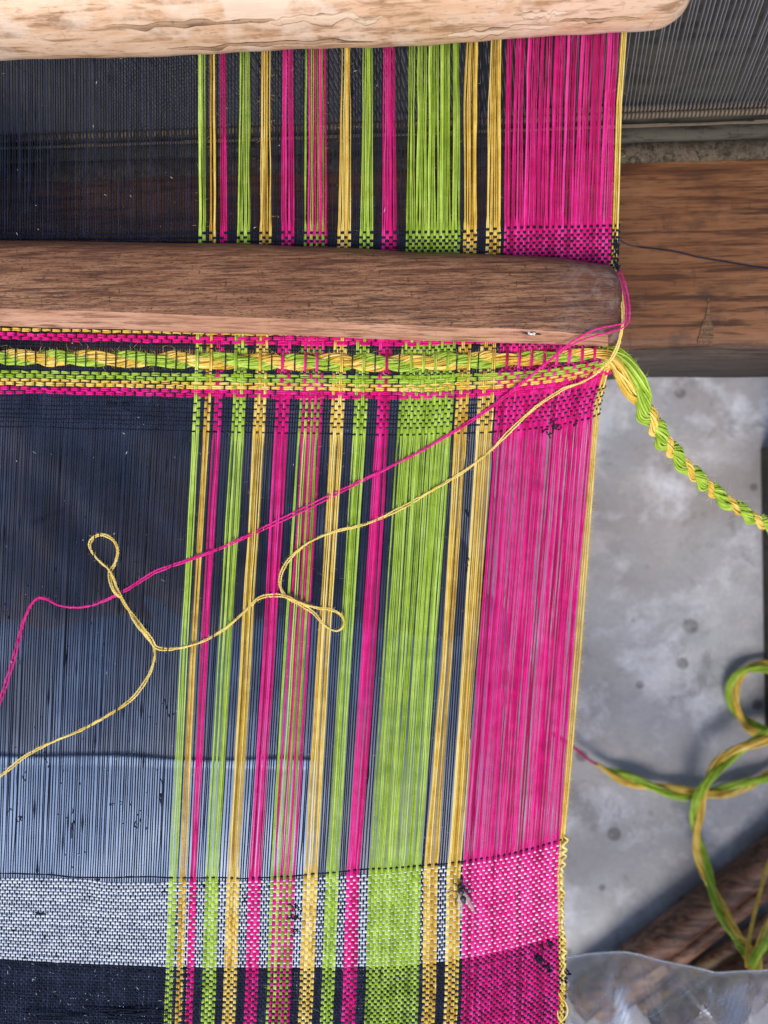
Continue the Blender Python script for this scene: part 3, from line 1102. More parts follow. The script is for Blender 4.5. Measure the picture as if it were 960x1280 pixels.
q = spline([(698, 1240, .0006), (702, 1248, .0006), (707, 1253, .0008), (709.5, 1262, .001), (707, 1271, .0008), (701, 1276, .0004), (697.5, 1270, .0003), (697, 1262, .0003)], 1.5)
sb.tube(at(q[:, 0], q[:, 1], q[:, 2]), 1.15 * PX0, 6, t=.7)
sb.build("selvedge_loop", M['yellow'], cloth, label="scalloped yellow yarn whipped along the edge")
kb = Bag()


def tangle(x, y, w, h, n, r=.7, z=.0003):
    for _ in range(n):
        c0 = np.array([x + RNG.normal() * w * .5, y + RNG.normal() * h * .5])
        m_ = 5
        pp = np.cumsum(RNG.normal(size=(m_, 2)) * (w * .4, h * .4), 0) + c0
        q_ = spline(np.column_stack([pp, z + RNG.random(m_) * (.0004 if n < 2 else .0009)]), 1.5)
        kb.tube(at(q_[:, 0], q_[:, 1], q_[:, 2]), r * PX0, 5, t=.4)


tangle(683, 535, 7, 6, 9); tangle(722, 531, 3, 3, 4); tangle(368, 1142, 6, 9, 8, .6); tangle(676, 1200, 4, 7, 10, .8); tangle(683, 1182, 4, 5, 5, .8)
tangle(686, 1212, 4, 5, 6, .8); tangle(368, 1165, 5, 4, 5, .5); tangle(755, 437, 4, 3, 5); tangle(706, 1214, 4, 3, 6, .9); tangle(703, 1226, 5, 3, 6, .9)
tangle(770, 312, 2, 8, 8, .8, .002); tangle(772, 335, 3, 4, 6, .8, .003); tangle(768, 327, 2, 6, 6, .8, .002)
tangle(585, 640, 2, 4, 5, .6); tangle(584, 700, 2, 12, 4, .6); tangle(210, 885, 4, 8, 5, .6); tangle(20, 1022, 4, 8, 5, .6); tangle(143, 1003, 4, 5, 4, .5)
tangle(60, 950, 6, 6, 4, .5); tangle(172, 1030, 2, 10, 4, .6); tangle(200, 990, 2, 12, 4, .6); tangle(30, 975, 3, 5, 4, .5); tangle(92, 1025, 2, 12, 5, .6)
tangle(110, 1270, 60, 4, 10, .8, .0012); tangle(150, 507, 20, 4, 10, .7); tangle(50, 1142, 8, 1.2, 5, .6)
for _ in range(90):
    tangle(RNG.random() * 215, 540 + RNG.random() * 545, 1.3, 3.2, 1, .55, .0001)
kb.build("thread_knot", M['black'], cloth, kind="stuff")


def fuzz(px, py, z, col_bag, L, r=.10):
    a = RNG.random() * 2 * math.pi
    d = np.array([math.cos(a), math.sin(a)])
    b_ = RNG.normal(size=2) * L * .3
    t_ = np.array([0, .5, 1.0])
    P = np.stack([px + d[0] * L * t_ + b_[0] * t_ ** 2, py + d[1] * L * t_ + b_[1] * t_ ** 2, z + np.abs(RNG.normal()) * .0010 * t_], -1)
    col_bag.tube(at(P[:, 0], P[:, 1], P[:, 2]), r * PX0, 3, t=.65)


fz = {k: Bag() for k in ('pink', 'green', 'yellow', 'black', 'lint')}
warpcols = [(c, cd) for c, cd in enumerate(columns) if not cd['black']]
for _ in range(9000):
    c, cd = warpcols[RNG.integers(len(warpcols))]
    cc = cd['col'] if cd['col'] in fz else 'pink'
    y = 70 + RNG.random() * 1230
    if 300 < y < 432: continue
    zz = .0006 if y > 432 else .0006 + (.004 if c % 4 == 0 else 0) * (300 - y) / 235
    fuzz(float(colx(c, y)) + RNG.normal() * 1.2, y, zz, fz[cc], 3.5 + RNG.random() * 5)
for _ in range(1500):
    y = 480 + RNG.random() * 820
    fuzz(float(np.interp(y, EXT, EDGE_X)) + 1, y, 0.0004, fz['yellow'], 3 + RNG.random() * 5)
for _ in range(2500):
    y = 70 + RNG.random() * 1230
    if 300 < y < 412: continue
    c = RNG.integers(len(columns))
    x = float(colx(c, y))
    if columns[c]['black']:
        fuzz(x, y, .0005, fz['black'], 3 + RNG.random() * 4, .14)
for _ in range(230):                       # pale lint caught in the dark threads
    y = 70 + RNG.random() * 1230
    if 300 < y < 412: continue
    x = RNG.random() * 480
    if 1095 < y < 1205: continue
    fuzz(x, y, .0010, fz['lint'], .8 + RNG.random() ** 3 * 5, .22 + .2 * RNG.random())
for _ in range(60):
    fuzz(RNG.random() * 205, 1205 + RNG.random() * 75, .0010, fz['lint'], 1 + RNG.random() * 4, .25)
for k, b_ in fz.items():
    b_.build("fuzz", M[k], cloth, kind="stuff")


# ------------------------------------------------------------------ twisted two-colour cord
def cord(name, label, path, phase, rs, off, mats=('yellow', 'green'), plies=13, yarn=.30, group=None, flat=1.0, start_cap=True, fuzzn=0, splay=None, ratio=(1, 1)):
    """path (n,3) world points, phase (n,) turn angle, rs strand radius (m), off strand offset (m)"""
    root = thing(name, label, "cord", group=group)
    P = np.asarray(path); n = len(P)
    T = np.gradient(P, axis=0); T /= np.linalg.norm(T, axis=1)[:, None]
    S = np.cross(T, (0, 0, 1.0)); S /= np.linalg.norm(S, axis=1)[:, None]
    U = np.cross(S, T)
    rs = np.broadcast_to(rs, (n,)); off = np.broadcast_to(off, (n,))
    objs = []
    for k, mt in enumerate(mats):
        b_ = Bag()
        a = phase + math.pi * k
        rsk = rs * ratio[k]
        C = P + S * (np.cos(a) * off)[:, None] + U * (np.sin(a) * off * flat + (0))[:, None]
        # yarns of the strand packed round its centre
        for j in range(plies):
            if j == 0: rr_, aa = 0, 0
            elif j < 1 + plies // 3: rr_, aa = .44, j * 2 * math.pi / (plies // 3)
            else: rr_, aa = .84, j * 2 * math.pi / (plies - 1 - plies // 3) + .3
            aj = aa + a * -.8 + smooth_noise(n, 11) * .28
            rr = rr_ * rsk * (1 + .13 * smooth_noise(n, 9))
            Q = C + S * (np.cos(aj) * rr)[:, None] + U * (np.sin(aj) * rr * flat)[:, None]
            b_.tube(Q, rsk * yarn * (1 + .08 * smooth_noise(n, 9)), 6, t=np.repeat(np.clip(.5 + RNG.normal() * .12 + smooth_noise(n, 14) * .08, 0, 1), 6))
        # stray fibres
        for _ in range(fuzzn):
            i = RNG.integers(1, n - 1)
            d = RNG.normal(size=3); d /= np.linalg.norm(d)
            s0 = C[i] + d * rs[i] * .9
            L_ = (.0012 + RNG.random() ** 2 * .0035)
            b_.tube(np.array([s0, s0 + d * L_ * .5 + RNG.normal(size=3) * L_ * .25, s0 + d * L_ + RNG.normal(size=3) * L_ * .4]), .00006, 3, t=.8)
        objs.append(b_.build("strand", M[mt], root, label="%s strand" % mt))
    return root, objs


def px_path(pts, step=3.0):
    """pts rows (px, py, z) -> world points"""
    q_ = spline(pts, step)
    return at(q_[:, 0], q_[:, 1], q_[:, 2]), q_


# woven-in cord that leaves the cloth at the right and hangs down
xs = np.arange(-70, 752, 3.0)
body = np.stack([xs, np.interp(xs, XR, ROPE), np.zeros(len(xs))], -1)
tail = spline([(752, 441, 0), (764, 443, .0016), (776, 453, .0014), (789, 474, .000), (803, 504, -.006), (824, 542, -.018), (850, 575, -.032), (882, 606, -.047), (916, 632, -.062), (952, 653, -.078), (1010, 684, -.10), (1075, 708, -.125)], 2.5)
qp = np.vstack([body, tail[1:]])
P = at(qp[:, 0], qp[:, 1], qp[:, 2])
nb_ = len(body)
pixlen = np.concatenate([[0], np.cumsum(np.hypot(*np.diff(qp[:, :2], axis=0).T))])
rate = np.where(np.arange(len(qp)) < nb_, 2 * math.pi / 98.0 * (1 + .12 * np.sin(pixlen / 61)), 0)
sl = pixlen - pixlen[nb_ - 1]
rate = np.where(np.arange(len(qp)) >= nb_, np.interp(sl, [0, 30, 66, 80, 130, 400], [2 * math.pi / 420, 2 * math.pi / 420, 2 * math.pi / 300, 2 * math.pi / 75, 2 * math.pi / 38, 2 * math.pi / 34]), rate)
phase = np.cumsum(np.concatenate([[0], np.diff(pixlen)]) * rate)
phase = -(phase - phase[nb_ - 1]) + math.radians(38) + np.where(sl > 60, .35, .22) * smooth_noise(len(qp), 14)
loc_px = np.array([pxm(z) for z in qp[:, 2]])
sr = np.interp(sl, [-2000, -160, -40, 0, 20, 60, 130, 180, 420], [7.4, 7.4, 5.2, 5.6, 7.4, 8.8, 7.6, 6.4, 5.4])
of = np.interp(sl, [-2000, -160, -40, 0, 20, 60, 130, 180, 420], [3.6, 3.6, 2.8, 3.8, 6.6, 7.8, 4.6, 3.8, 3.3])
cord_a, _ = cord("twisted_cord", "thick yellow and green twisted cord woven across the border, its end hanging at right",
                 P, phase, sr * loc_px, of * loc_px, plies=23, yarn=.175, flat=np.interp(sl, [-2000, -30, 30], [.52, .52, 1.0]), fuzzn=1500, ratio=(np.interp(sl, [0, 70, 110], [1, .95, .66]), np.interp(sl, [0, 70, 110], [1, 1, 1.10])))

# cord lying on the floor
fzr = FZ + .0095


def floor_cord(name, label, pts, pitch, ph0, rpx, group=None, mats=('yellow', 'green'), step=3.5):
    Pw, q_ = px_path(pts, step)
    pl = np.concatenate([[0], np.cumsum(np.hypot(*np.diff(q_[:, :2], axis=0).T))])
    lp = np.array([pxm(z) for z in q_[:, 2]])
    tap = np.clip(np.minimum(pl / 60 + .35, 1), .35, 1)
    return cord(name, label, Pw, -pl / pitch * 2 * math.pi + ph0, rpx * lp * tap, rpx * .95 * lp * tap, mats=mats, plies=17, yarn=.235, group=group, flat=.8, fuzzn=300)


F_ = fzr
floor_cord("twisted_cord", "loose green and yellow cord lying in curls on the concrete floor",
           [(742, 953, F_), (765, 966, F_), (800, 979, F_), (850, 991, F_), (900, 990, F_), (945, 977, F_), (990, 958, F_), (1040, 925, F_), (1050, 880, F_), (1010, 845, F_), (965, 834, F_), (935, 836, F_), (918, 853, F_),
            (917, 880, F_), (932, 903, F_), (958, 917, F_ + .008), (985, 922, F_ + .016), (992, 916, F_ + .02), (978, 914, F_ + .02), (950, 924, F_ + .018), (920, 940, F_ + .016), (893, 963, F_ + .018), (876, 995, F_ + .018), (870, 1030, F_ + .012), (874, 1062, F_ + .010),
            (886, 1100, F_ + .02), (904, 1142, F_ + .045), (924, 1175, F_ + .075), (940, 1198, F_ + .10), (944, 1215, F_ + .11)], 138, 2.2, 4.3)
floor_cord("twisted_cord", "short dark green and yellow cord end meeting the plastic bag at the bottom right",
           [(1010, 1085, F_ + .03), (985, 1120, F_ + .05), (966, 1155, F_ + .08), (950, 1186, F_ + .10), (943, 1212, F_ + .11)], 130, .6, 4.4, mats=('green', 'yellow'))
# reddish end of yarn from the cord's tip and a thin yellow strand
b_ = Bag()
for k in range(3):
    q = spline([(690, 915 + k, F_), (706, 925 + k, F_), (722, 938 + RNG.normal(), F_), (734, 948, F_), (748, 957, F_)], 3)
    b_.tube(at(q[:, 0], q[:, 1], q[:, 2] + k * .0008), 1.5 * pxm(F_), 5, t=.15)
o = b_.build("yarn_end", M['pink'])
tag(o, "thin dark pink yarn end lying on the floor beside the cloth edge", "yarn")
b_ = Bag()
q = spline([(985, 1030, F_ + .02), (962, 1075, F_ + .04), (950, 1115, F_ + .06), (940, 1155, F_ + .085), (934, 1190, F_ + .10), (933, 1210, F_ + .105)], 3)
for k in range(3):
    b_.tube(at(q[:, 0] + .9 * np.sin(np.arange(len(q)) * .5 + k * 2.1), q[:, 1], q[:, 2]), 1.5 * pxm(F_ + .06), 5, t=.35)
o = b_.build("thin_yarn", M['yellow'])
tag(o, "thin yellow yarn running straight down to the plastic bag", "yarn")


# ------------------------------------------------------------------ loose yarns over the cloth
def loose_yarn(pts, mat, name, label, sepf, r=1.05, fz_n=1300, wav=0.0):
    q_ = spline(pts, 1.1)
    pl = np.concatenate([[0], np.cumsum(np.hypot(*np.diff(q_[:, :2], axis=0).T))])
    T = np.gradient(q_[:, :2], axis=0); T /= np.linalg.norm(T, axis=1)[:, None] + 1e-9
    Nn = np.stack([-T[:, 1], T[:, 0]], -1)
    b_ = Bag()
    sep = sepf(pl, q_)
    for h in (-1, 1):
        o_ = Nn * (sep * h)[:, None]
        jig = smooth_noise(len(pl), 5) * .22
        for g_ in (0, math.pi):
            ph = pl / 6.5 * 2 * math.pi + g_ + h
            lat = (np.cos(ph) * .52 * r + jig)[:, None] * Nn
            zz = q_[:, 2] + np.sin(ph) * .52 * r * PX0 + np.cos(pl / 9) * .00012 * h
            b_.tube(at(q_[:, 0] + o_[:, 0] + lat[:, 0], q_[:, 1] + o_[:, 1] + lat[:, 1], zz), r * .62 * PX0 * (1 + .16 * smooth_noise(len(pl), 6)), 5,
                    t=np.repeat(np.clip(.70 + RNG.normal() * .06 + smooth_noise(len(pl), 12) * .14, 0, 1), 5))
    for _ in range(fz_n):
        i = RNG.integers(0, len(pl))
        fuzz(q_[i, 0] + RNG.normal() * .8, q_[i, 1] + RNG.normal() * .8, q_[i, 2], b_, 1.5 + RNG.random() * 3.5, .13)
    o = b_.build(name, M[mat])
    tag(o, label, "yarn")
    return o


Z1, ZS = .0011, .0155
loose_yarn([(772, 338, .004), (778, 352, .008), (783, 372, .012), (785, 392, .0145), (781, 405, .016), (768, 410, ZS), (740, 417, ZS), (712, 431, .012), (688, 450, .007), (652, 479, .0035), (615, 508, Z1), (570, 538, Z1), (520, 567, Z1), (440, 607, Z1), (360, 646, Z1),
            (290, 679, Z1), (250, 695, Z1), (215, 707, Z1), (190, 717, Z1), (160, 736, Z1), (130, 751, Z1), (102, 759, Z1), (75, 757, Z1), (55, 748, Z1), (42, 752, Z1), (30, 775, Z1), (22, 805, Z1), (12, 840, Z1), (0, 876, Z1), (-20, 920, Z1)],
           'pink', "loose_yarn", "loose doubled pink yarn running diagonally from the stick end across the warp",
           lambda pl, q_: 1.15 + .5 * np.sin(pl / 83 + 1) + 2.6 * np.exp(-((q_[:, 0] - 752) / 26) ** 2) * (q_[:, 1] < 430) + .5 * np.sin(pl / 37) * (q_[:, 0] < 700))
loose_yarn([(771, 345, .004), (776, 365, .009), (779, 392, .0135), (776, 418, .0125), (769, 440, .010), (757, 456, .007), (735, 474, .004), (703, 487, Z1), (672, 507, Z1), (642, 534, Z1), (612, 564, Z1), (580, 589, Z1), (540, 613, Z1), (500, 636, Z1),
            (460, 654, Z1), (410, 667, Z1), (375, 686, Z1), (355, 709, Z1), (350, 730, Z1), (358, 746, Z1 + .0004), (378, 757, Z1 + .0004), (393, 767, Z1), (405, 781, Z1), (419, 788.5, Z1), (429, 783, Z1), (428, 771, Z1), (415, 762, Z1), (397, 760, Z1), (377, 754.5, Z1 + .001), (358, 746, Z1 + .001), (340, 744, Z1), (322, 749, Z1), (303, 767, Z1), (282, 785, Z1),
            (255, 801, Z1), (225, 810, Z1), (197, 810, Z1), (188, 797, Z1 + .0012), (172, 776, Z1 + .0002), (157, 757, Z1 + .0012), (146, 735, Z1 + .0002), (138, 715, Z1 + .0012), (120, 697, Z1), (112, 682, Z1), (118, 671, Z1), (131, 669, Z1), (143, 677, Z1), (147, 691, Z1),
            (143, 706, Z1), (137, 717, Z1 + .0002), (142, 738, Z1 + .0012), (156, 753, Z1 + .0002), (169, 778, Z1 + .0012), (184, 797, Z1 + .0002), (192, 808, Z1), (193, 824, Z1), (184, 848, Z1), (164, 874, Z1), (135, 894, Z1), (100, 913, Z1), (60, 930, Z1), (32, 945, Z1), (14, 959, Z1), (0, 970, Z1), (-25, 985, Z1)],
           'yellow', "loose_yarn", "loose yellow yarn kinked into two twisted loops over the warp",
           lambda pl, q_: .85 + .35 * np.sin(pl / 31) + .35 * np.sin(pl / 13), fz_n=1700)

# ------------------------------------------------------------------ things on the floor
def floor_rod(name, label, a, b, rpx, zc, mat, group=None, endcap=False):
    pa, pb = at(a[0], a[1], zc), at(b[0], b[1], zc)
    n = 40
    t_ = np.linspace(0, 1, n)
    Pp = pa + (pb - pa) * t_[:, None]
    L_ = _norm(pb - pa)
    S_ = np.cross(L_, (0, 0, 1)); 
    r = rpx * pxm(zc)
    rr = np.random.default_rng(int(a[0]))
    w = smooth_noise(n, 8, rr) * .04
    st = []
    for i in range(n):
        e = 1.0
        if endcap and i < 3: e = (.72, .92, .99)[i]
        ring = []
        for k in range(20):
            ang = 2 * math.pi * k / 20
            rad = r * e * (1 + w[i] + .03 * math.sin(3 * ang + i * .1))
            ring.append(Pp[i] + S_ * math.cos(ang) * rad + np.array([0, 0, 1]) * math.sin(ang) * rad)
        st.append(ring)
    o = loft(np.array(st), name, mat)
    tag(o, label, "rod", "wooden rods lying on the floor")
    return o


floor_rod("wooden_rod", "thick dark brown wooden rod nearest the concrete, leaning toward the bag", (720, 1256), (1030, 1020), 21, FZ + .016, M['rod'])
floor_rod("wooden_rod", "slimmer reddish brown wooden rod beside the thick dark one", (765, 1262), (1060, 1030), 10, FZ + .010, M['rod'])
floor_rod("wooden_rod", "short tan wooden rod end poking out under the other rods", (826, 1192), (742, 1262), 18, FZ + .014, M['rod_tan'], endcap=True)
floor_rod("wooden_rod", "dark tan wooden rod at the bottom right behind the cords", (800, 1262), (1080, 1075), 9, FZ + .012, M['rod_tan'])
floor_rod("wooden_rod", "nearly black wooden rod lowest at the bottom right corner", (830, 1300), (1120, 1090), 30, FZ + .020, M['rod'])


def add_shade_sheet(name, label, outline, mat, h, seed, amp):
    """an added crumpled sheet coloured as shade on the floor, outline in photograph pixels"""
    P_ = spline(np.array(outline + outline[:1], float), 12)[:-1]
    w = at(P_[:, 0], P_[:, 1], FZ)
    c0 = w.mean(0)
    nr_ = 26
    n_ = len(w)
    r2 = np.random.default_rng(seed)
    ph = r2.uniform(0, 6, 12); fx = r2.uniform(20, 110, 12); fy = r2.uniform(20, 110, 12)
    V = []
    for k in range(nr_):
        f = k / (nr_ - 1)
        for p in w:
            q2 = c0 + (p - c0) * (f if f > .02 else .02)
            z = sum(math.sin(fx[a] * q2[0] + fy[a] * q2[1] + ph[a]) for a in range(12)) / 12
            edge = min(1, (1 - f) * 7)
            V.append((q2[0], q2[1], FZ + .0015 + (h + amp * z) * edge ** .6))
    for p in w:
        V.append((p[0], p[1], FZ + .0003))
    F = []
    for k in range(nr_):
        for i_ in range(n_):
            i2 = (i_ + 1) % n_
            F.append([k * n_ + i_, (k + 1) * n_ + i_, (k + 1) * n_ + i2, k * n_ + i2])
    F.append([i_ for i_ in range(n_)])
    o = mesh_obj(name, np.array(V), F, mat)
    tag(o, label, "cloth", "added sheets for floor shade under the warp")
    return o


def floor_shade_mat(name, a, b_, c_):
    m, t, b, out = new_mat(name)
    n1 = noise(t, mapping(t), 18, 4, .6)
    cc = ramp(t, n1, [(.35, a), (.65, b_)])
    n2 = noise(t, mapping(t, (1, .45, 1), (0, 0, .35), (2.2, .9, 0)), 11, 4, .6)
    cc = mixc(t, ramp(t, n2, [(.46, 0.0), (.62, .85)]), cc, c_)
    n3 = noise(t, mapping(t, (1, .6, 1), (0, 0, .3), (5.2, 3.9, 0)), 9, 3, .6)
    cc = mixc(t, ramp(t, n3, [(.52, 0.0), (.66, .8)]), cc, tuple(x * .35 for x in a))
    t.links.new(cc, b.inputs["Base Color"])
    b.inputs["Roughness"].default_value = .8
    w_ = N(t, "ShaderNodeTexWave"); w_.inputs["Scale"].default_value = 220
    t.links.new(mapping(t), w_.inputs["Vector"])
    bump(t, b, w_.outputs["Fac"], .3, .0003)
    return m


add_shade_sheet("floor_shade_sheet", "large crumpled navy sheet added for shade on the floor, uppermost of those seen through the warp",  # added dark sheet, shade on the floor put into its colour
            [(-300, 440), (-60, 420), (200, 430), (430, 440), (560, 470), (540, 600), (600, 720), (570, 800), (380, 770), (250, 795), (150, 770), (60, 785), (-120, 760), (-300, 780)],
            floor_shade_mat("navy_floor_shade", (.070, .085, .135), (.19, .22, .31), (.24, .175, .15)), .006, 5, .012)
add_shade_sheet("floor_shade_sheet", "dull grey blue sheet added for bluish floor shade, beneath the navy and pale blue sheets",  # added sheet, dimmer bluish floor light put into its colour
            [(-320, 740), (-60, 730), (200, 735), (430, 740), (620, 750), (625, 860), (625, 1000), (620, 1150), (580, 1270), (300, 1280), (120, 1276), (-120, 1280), (-320, 1270), (-330, 1000)],
            floor_shade_mat("grey_blue_floor_shade", (.19, .25, .40), (.36, .45, .62), (.26, .27, .32)), .001, 15, .002)
# dark board added for a band of shade on the floor at the right edge
pA_ = at(950, 560, FZ); pB_ = at(955, 925, FZ)
V, F = box(pA_[0], pA_[0] + .03, pB_[1], pA_[1], FZ, FZ + .16, .002)
o = mesh_obj("shade_board", V, F, M['ledge'], smooth=False)
tag(o, "dark grey brown board added to shade the floor at the right edge of the picture", "board")

# pale blue sheet added for the blue-lit floor seen through the warp
mb, tb, bb, _ = new_mat("pale_blue_lit_floor")
nn = noise(tb, mapping(tb), 30, 4, .6)
tb.links.new(ramp(tb, nn, [(.3, (.26, .37, .60)), (.7, (.40, .52, .74))]), bb.inputs["Base Color"])
bb.inputs["Roughness"].default_value = .35
pA = at(-250, 940, FZ + .006); pB = at(395, 940, FZ + .006)
nx, ny = 50, 40
gx = np.linspace(pA[0], pB[0], nx); gy = np.linspace(pA[1], pA[1] - .30, ny)
rr = np.random.default_rng(4)
V, F = [], []
for layer in (0, 1):
    for j in range(ny):
        for i in range(nx):
            e = min(i, j, nx - 1 - i, ny - 1 - j)
            hgt = (.002 + .0022 * math.sin(gx[i] * 60 + gy[j] * 25) * math.sin(gy[j] * 70 + 1) * min(1, j / 5) + .001 * math.sin(gx[i] * 190 - gy[j] * 90) * min(1, j / 5))
            ex = .0012 * math.sin(gx[i] * 40) if j == 0 else 0
            V.append((gx[i], gy[j] + ex, FZ + .0048 + (hgt * .45 if layer else -.0008)))
q_ = nx * ny
for j in range(ny - 1):
    for i in range(nx - 1):
        a = j * nx + i
        F.append([q_ + a, q_ + a + nx, q_ + a + nx + 1, q_ + a + 1])
        F.append([a, a + 1, a + nx + 1, a + nx])
for i in range(nx - 1):
    for j in (0, ny - 1):
        a = j * nx + i; F.append([a, a + 1, q_ + a + 1, q_ + a])
for j in range(ny - 1):
    for i in (0, nx - 1):
        a = j * nx + i; F.append([a, a + nx, q_ + a + nx, q_ + a])
o = mesh_obj("lit_floor_sheet", np.array(V), F, mb)
tag(o, "pale blue sheet added for the blue-lit floor seen through the black warp above the white band", "sheet")


# ------------------------------------------------------------------ clear plastic bag
def build_bag():
    m, t, b, out = new_mat("clear_plastic_film")
    tr = N(t, "ShaderNodeBsdfTransparent"); tr.inputs[0].default_value = (.76, .75, .76, 1)
    gl = N(t, "ShaderNodeBsdfGlossy"); gl.inputs["Roughness"].default_value = .16
    gl.inputs[0].default_value = (.95, .96, 1, 1)
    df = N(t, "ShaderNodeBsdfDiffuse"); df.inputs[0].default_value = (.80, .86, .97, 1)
    fr = N(t, "ShaderNodeFresnel"); fr.inputs[0].default_value = 1.55
    fm = N(t, "ShaderNodeMath", operation='MULTIPLY_ADD', i_1=1.15, i_2=-.01, use_clamp=True); t.links.new(fr.outputs[0], fm.inputs[0])
    v = mapping(t, (60, 22, 30), (0, 0, .5))
    cr = noise(t, v, 1.0, 5, .65, 1.2)
    milk = ramp(t, cr, [(.47, .0), (.60, .03), (.72, .16)])
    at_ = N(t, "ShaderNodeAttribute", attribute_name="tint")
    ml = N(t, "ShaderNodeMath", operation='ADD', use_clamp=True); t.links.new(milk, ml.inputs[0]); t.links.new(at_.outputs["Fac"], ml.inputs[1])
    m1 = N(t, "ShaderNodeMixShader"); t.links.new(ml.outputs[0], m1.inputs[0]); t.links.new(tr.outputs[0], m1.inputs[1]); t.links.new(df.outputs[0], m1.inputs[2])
    m2 = N(t, "ShaderNodeMixShader"); t.links.new(fm.outputs[0], m2.inputs[0]); t.links.new(m1.outputs[0], m2.inputs[1]); t.links.new(gl.outputs[0], m2.inputs[2])
    bp = N(t, "ShaderNodeBump"); bp.inputs["Strength"].default_value = .5; bp.inputs["Distance"].default_value = .002
    t.links.new(cr, bp.inputs["Height"])
    for s in (gl, df, fr): t.links.new(bp.outputs[0], s.inputs["Normal"])
    t.links.new(m2.outputs[0], out.inputs[0])
    root = thing("plastic_bag", "crumpled clear plastic bag with painted bluish highlights at the bottom right corner", "bag")
    r2 = np.random.default_rng(17)
    nu, nv = 240, 110
    xk = np.linspace(620, 1120, nu)
    topy = np.interp(xk, *_sm([600, 700, 735, 775, 800, 825, 850, 875, 895, 920, 960, 1000, 1130], [1207, 1197, 1192, 1189.5, 1193, 1200, 1205, 1210, 1215, 1214, 1212, 1208, 1190]))
    folds = [(r2.uniform(620, 1100), r2.uniform(-.6, .6), r2.uniform(5, 16), r2.uniform(.003, .010)) for _ in range(16)]
    folds += [(772, -.10, 9, .016), (935, .12, 14, .018), (835, .8, 8, .010)]
    glints = [(r2.uniform(690, 1000), r2.uniform(-2.5, 2.5), r2.uniform(.9, 2.2), r2.uniform(1205, 1240), r2.uniform(.15, .5), r2.uniform(15, 60)) for _ in range(26)]  # thin glints painted pale along the film
    for side in (0, 1):
        V, tn = [], []
        for j in range(nv):
            f = j / (nv - 1)
            for i in range(nu):
                x = xk[i] + 6 * f * math.sin(i * .3)
                y = topy[i] + f * 215
                z = -.145 + .055 * math.sin(min(1, f * 1.6) * math.pi / 2) * (1 if side == 0 else -.9) - .004
                for (fx, sl_, w, h) in folds:
                    dxx = (x - fx - sl_ * (y - 1200)) / w
                    z += h * math.exp(-dxx * dxx) * min(1, f * 7) * (1 if side == 0 else -.4)
                z += .0035 * math.sin(x * .05 + y * .021) * min(1, f * 6) + .0018 * math.sin(x * .13 - y * .09) * min(1, f * 6)
                V.append(at(x, y, z))
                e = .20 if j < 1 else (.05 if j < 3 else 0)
                for (fx, sl_, w, y0) in ((772, .10, 9, 1228), (930, -.15, 15, 1225), (845, 1.1, 3, 1205), (800, 2.2, 2.5, 1212)):  # sky highlights painted into the film as pale blue whitening
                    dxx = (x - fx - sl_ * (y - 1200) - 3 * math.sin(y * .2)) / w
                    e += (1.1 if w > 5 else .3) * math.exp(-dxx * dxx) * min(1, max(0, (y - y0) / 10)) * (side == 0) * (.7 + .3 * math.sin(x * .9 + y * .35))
                for (fx, sl_, w, y0, am, ln) in glints:
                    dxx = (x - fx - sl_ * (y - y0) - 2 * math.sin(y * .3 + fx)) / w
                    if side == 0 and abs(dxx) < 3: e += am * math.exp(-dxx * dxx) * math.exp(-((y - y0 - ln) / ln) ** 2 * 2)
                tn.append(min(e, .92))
        F = np.array([[j * nu + i, j * nu + i + 1, (j + 1) * nu + i + 1, (j + 1) * nu + i] for j in range(nv - 1) for i in range(nu - 1)])
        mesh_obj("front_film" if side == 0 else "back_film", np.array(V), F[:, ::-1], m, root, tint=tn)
    rim = Bag()
    rim.tube(at(xk, topy + .3, -.149), .00045, 6, t=.25)
    rim.build("rim", m, root)
    return root


build_bag()


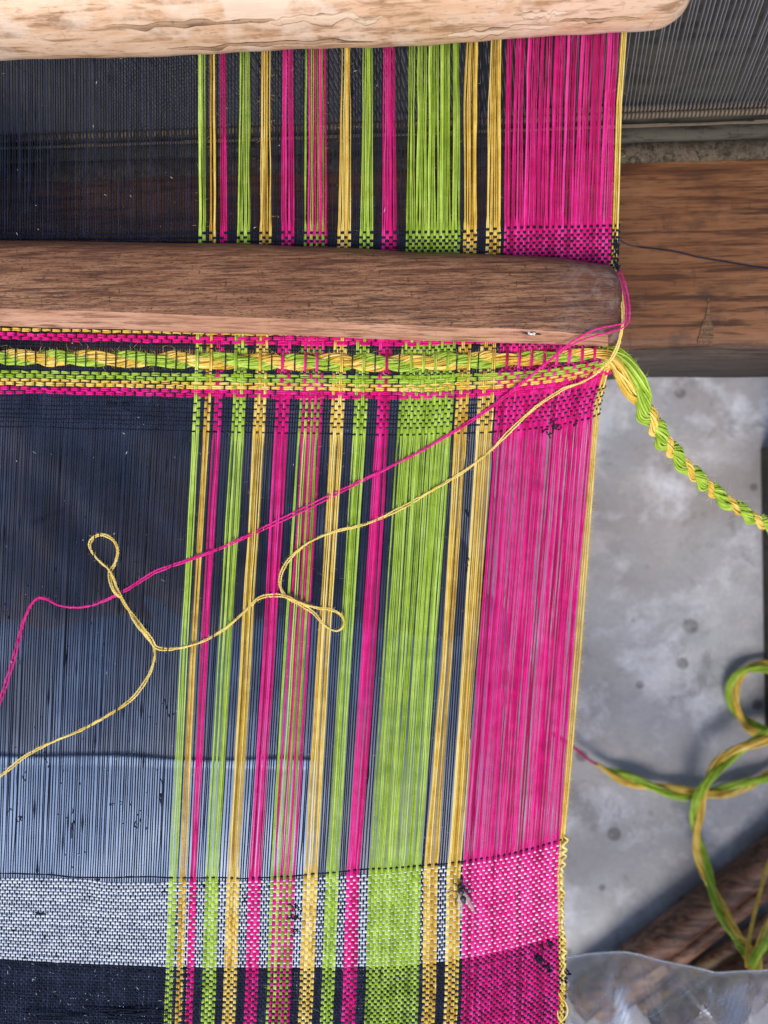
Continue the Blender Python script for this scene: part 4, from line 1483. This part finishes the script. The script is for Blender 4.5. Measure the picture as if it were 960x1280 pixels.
# ------------------------------------------------------------------ the fly
def build_fly():
    root = thing("fly", "small dark fly resting on the yellow stripe beside the pink, wings folded back", "fly")
    h = np.array([574.5, 1106.0]); tdir = _norm(np.array([8, 30.0])) * 1.12; nd = np.array([-tdir[1], tdir[0]])
    zb = .0022

    def P(a, s, z): 
        p = h + tdir * a + nd * s
        return at(p[0], p[1], z)
    b_ = Bag()
    prof = [(-1.5, .3), (-.5, 1.9), (1.2, 2.6), (2.6, 1.5), (3.6, 2.4), (6, 3.6), (9, 3.3), (10.8, 1.9), (12, 2.6), (15, 3.3), (18.5, 2.5), (21.5, .9), (22.5, .2)]
    pp = spline([(a, r, 0) for a, r in prof], .6)
    C = np.array([P(a, 0, zb) for a in pp[:, 0]])
    b_.tube(C, pp[:, 1] * PX0 * 1.3, 14, t=.5)
    b_.build("body", M['fly_body'], root)
    e = Bag()
    for s in (-1, 1):
        c0 = P(.4, 1.5 * s, zb + .0003); d = P(1.8, 1.7 * s, zb + .0003)
        e.tube(np.linspace(c0, d, 5), np.array([.3, .9, 1.1, .9, .3]) * PX0, 10)
    e.build("eyes", M['fly_eye'], root)
    for s in (-1, 1):
        n_ = 14
        V, F = [], []
        for i in range(n_):
            f = i / (n_ - 1)
            w = 6.5 * math.sin(math.pi * min(.98, f * .86 + .10)) ** .8
            c0 = 6 + f * 30
            sd = s * (1.5 + f * 6.5)
            for k in range(5):
                V.append(P(c0, sd + (k / 4 - .5) * w, zb + .0010 - f * .0012 + .0002 * (k % 2)))
        for i in range(n_ - 1):
            for k in range(4):
                F.append([i * 5 + k, i * 5 + k + 1, (i + 1) * 5 + k + 1, (i + 1) * 5 + k])
        w_ = mesh_obj("wing", np.array(V), F, M['wing'], root)
    for a, s, pts in [(4, -1, [(-1, 3), (-5, 5), (-9, 6)]), (4, 1, [(-1, 3), (-4, 6), (-8, 5)]), (6, -1, [(7, 6), (8, 11), (12, 14)]), (6, 1, [(6, 6), (4, 11), (6, 16)]),
                      (8, -1, [(12, 5), (16, 8), (21, 8)]), (8, 1, [(12, 5), (16, 9), (22, 10)])]:
        lg = Bag()
        q = spline([(a, s * 2, 0)] + [(x, s * y, 0) for x, y in pts], 1.2)
        zz = np.interp(np.linspace(0, 1, len(q)), [0, .4, 1], [zb, zb + .0008, .0006])
        lg.tube(np.array([P(x, y, z) for (x, y, _), z in zip(q, zz)]), (.55 * PX0), 5)
        lg.build("leg", M['fly_body'], root)
    return root


build_fly()
